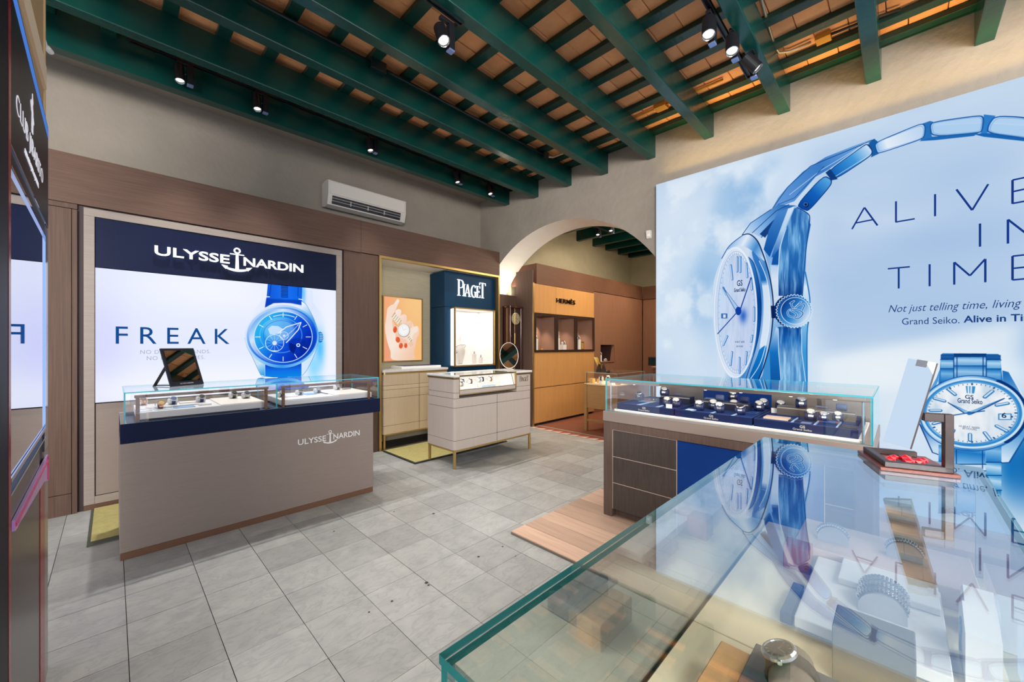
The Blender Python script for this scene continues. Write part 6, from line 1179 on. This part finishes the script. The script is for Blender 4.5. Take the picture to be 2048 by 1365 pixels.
for k, (a, b) in enumerate(HB):
    rect_frame('bay_frame', (a-.012, 4.372, 1.242), X_, Z_, b-a+.024, .655, .035, .03, brz, t); boxes('bay_lining', [(a-.01, a, 4.372, 4.70, 1.245, 1.895), (b, b+.01, 4.372, 4.70, 1.245, 1.895), (a, b, 4.372, 4.70, 1.245, 1.268), (a, b, 4.372, 4.70, 1.88, 1.895), (a, b, 4.69, 4.70, 1.245, 1.895)], lining, t)
    pane('bay_glass', a+.02, b-.02, 4.348, 4.353, 1.28, 1.865, gl, gl, t); spot('bay_lamp', ((a+b)/2+.08, 4.55, 1.87), (0, .10, -1), 24, 78, .8, (1, .82, .6), .01, t)
text('lettering', 'HERMÈS', (5.53, 4.364, 2.115), X_, Z_, .56, .10, M('letter_bronze', (52, 36, 26), .4, metal=.6), t, .018, bold=.004)
HG = 'watches in the oak wall unit'; HP = 'plinths in the oak wall unit'
for (px_, y, h, w_, lb, wl_, d_, bd) in ((1070, 4.46, .20, .07, 'tall white plinth in the left bay', 'watch on the tall plinth in the left bay', 'white', 'steel'), (1114, 4.46, .22, .07, 'tall white plinth in the middle bay', 'watch on the tall plinth in the middle bay', 'black', 'black'), (1126.5, 4.46, .10, .10, 'low white plinth in the middle bay', 'watch on the low plinth in the middle bay', 'black', 'brown'), (1156, 4.46, .20, .08, 'tall white plinth in the right bay', 'watch on the tall plinth in the right bay', 'silver', 'black')):
    x = ony(px_, 700, y)[0]; plinth(x-w_/2, x+w_/2, y-.04, y+.04, 1.268, 1.268+h, lb, HP, white); watch((x, y, 1.2685+h), -.4, wl_, HG, d_, bd, 'white', 20, 1.35)
t = thing('gilt_ornament', 'golden rectangular ornament in the right bay of the oak unit', 'ornament', (6.46, 4.47, 1.268)); rect_frame('frame', (6.40, 4.48, 1.268), X_, Z_, .12, .16, .02, .03, M('gilt', (214, 160, 60), .3, metal=.8), t); box('plate', 6.42, 6.50, 4.46, 4.47, 1.288, 1.40, M('gilt_plate', (200, 170, 110), .4, metal=.5), t)
t = thing('golden_bead', 'small golden bead lying in the left bay of the oak unit', 'ornament', (5.24, 4.45, 1.268)); lathe('bead', (5.24, 4.45, 1.268), Z_, [(0, 0), (.018, .004), (.024, .018), (.018, .032), (0, .036)], M('gilt', (214, 160, 60), .3, metal=.8), t, 16, True)
nz_ = 1.0165
plinth(7.07, 7.12, 4.42, 4.47, nz_, nz_+.14, 'white plinth in the slanted wall niche', 'plinths in the slanted niche', white); watch((7.095, 4.445, nz_+.1405), -.4, 'watch on the plinth in the slanted wall niche', 'watches in the slanted niche', 'silver', 'steel', 'white', 20, 1.2); watch((7.30, 4.45, nz_), -.4, 'watch lying low in the slanted wall niche', 'watches in the slanted niche', 'white', 'steel', 'white', 30, 1.2)
# table showcase
t = thing('showcase_table', 'oak table showcase with glass top beyond the arch', 'table', (5.73, 3.3, 0))
tx0, tx1, ty0, ty1 = 5.262, 6.2, 3.0, 3.592
for x in (tx0, tx1-.05):
    for y in (ty0, ty1-.05): box('leg', x, x+.05, y, y+.05, 0, .75, oak_h, t)
box('body', tx0+.012, tx1-.012, ty0+.012, ty1-.012, .37, .74, oak_h, t); box('table_top', tx0+.002, tx1-.002, ty0+.002, ty1-.002, .74, .757, M('table_cream', (226, 200, 160), .5), t)
for q in ((tx0+.012, tx0+.04, ty0+.05, ty1-.05), (tx1-.04, tx1-.012, ty0+.05, ty1-.05)): box('stretcher', *q, .16, .195, oak_h, t)
box('stretcher', tx0+.04, tx1-.04, (ty0+ty1)/2-.015, (ty0+ty1)/2+.015, .16, .195, oak_h, t)
ga = (tx0+.02, tx1-.02, ty0+.02, ty1-.02)
pane('front_glass', ga[0], ga[0]+.006, ga[2], ga[3], .758, .925, gl, ge_w, t); pane('side_glass', ga[0]+.006, ga[1], ga[2], ga[2]+.006, .758, .925, gl, ge_w, t); pane('side_glass', ga[0]+.006, ga[1], ga[3]-.006, ga[3], .758, .925, gl, ge_w, t); pane('back_glass', ga[1]-.006, ga[1], ga[2]+.006, ga[3]-.006, .758, .925, gl, ge_w, t); pane('top_glass', *ga, .925, .933, gl, ge_w, t)
rod('corner_post', (ga[0]+.012, ga[3]-.012, .758), (ga[0]+.012, ga[3]-.012, .925), .005, black, t, 6)
area('table_lamp', (5.7, 3.3, .92), (0, 0, -1), .5, .1, 4, (1, .8, .55), t)
TGp = 'watches in the oak table showcase'
for (y, x, c, lb, d_, bd) in ((3.34, 5.36, .05, 'dark dial watch on plinth in the oak table showcase', 'black', 'black'), (3.24, 5.40, .05, 'gold watch on plinth in the oak table showcase', 'gold', 'brown')):
    plinth(x-.03, x+.03, y-.03, y+.03, .7572, .757+c, 'pale plinth under the '+lb.split(' on')[0]+' in the oak table', 'plinths in the oak table showcase'); watch((x, y, .7575+c), -1.2, lb, TGp, d_, bd, 'cream', 15, 1.4)
for k, (x, y, lb) in enumerate(((5.36, 3.50, 'amber block at the left of the oak table showcase'), (5.48, 3.44, 'second amber block in the oak table showcase'), (5.45, 3.10, 'pale amber block at the right of the oak table showcase'))): plinth(x-.035, x+.035, y-.03, y+.03, .7572, .83-.012*k, lb, 'amber blocks in the oak table showcase', M('amber', (214, 166, 96), .5), 'block', 'amber_block')
t = thing('easel_mirror', 'dark triangular stand with tilted gilt mirror on the oak table showcase', 'mirror', (5.42, 3.3, .934))
lt = M('stand_dark', (48, 34, 28), .5)
prism('side_piece', [(-.085, 0), (.01, 0), (-.037, .13)], (5.40, 3.36, .934), NY, Z_, .03, lt, t); prism('side_piece', [(-.0, 0), (.10, 0), (.05, .13)], (5.40, 3.36, .934), NY, Z_, .03, lt, t)
b0 = Vector((5.385, 3.362, .965)); U = Vector((0, -1, 0)); V = Vector((.20, .62, 1)).normalized()
mesh('tilted_mirror', [b0+U*a+V*b+Vector((c, 0, 0)) for c in (0, .01) for a, b in ((-.03, 0), (.05, 0), (.05, .24), (-.03, .24))], BF, M('gilt_mirror', (196, 170, 96), .12, metal=1.), t)
t = thing('side_counter', 'reddish veneer counter standing behind the oak table showcase', 'counter', (7.2, 2.6, 0))
box('body', 6.75, 7.7, 2.0, 3.15, .06, .95, wood_r2, t); box('top', 6.73, 7.72, 1.98, 3.17, .952, .98, M('red_veneer', (150, 100, 80), .35), t); box('toe_kick', 6.8, 7.65, 2.05, 3.1, 0, .058, dark, t, bev=0)
t = thing('tablet_stand', 'small dark framed screen standing on the reddish counter', 'screen', (7.0, 2.9, .981))
a_ = onx(1297, 733, 7.0); b_ = onx(1318, 733, 7.0)
rect_frame('frame', (7.0, a_[1], .981), NY, Z_, .28, .16, .02, .015, black, t); box('screen', 7.001, 7.008, a_[1]-.26, a_[1]-.02, 1.0, 1.12, M('screen_teal', (28, 56, 58), .1), t, bev=0); box('foot', 7.0, 7.1, a_[1]-.18, a_[1]-.10, .981, .988, black, t)
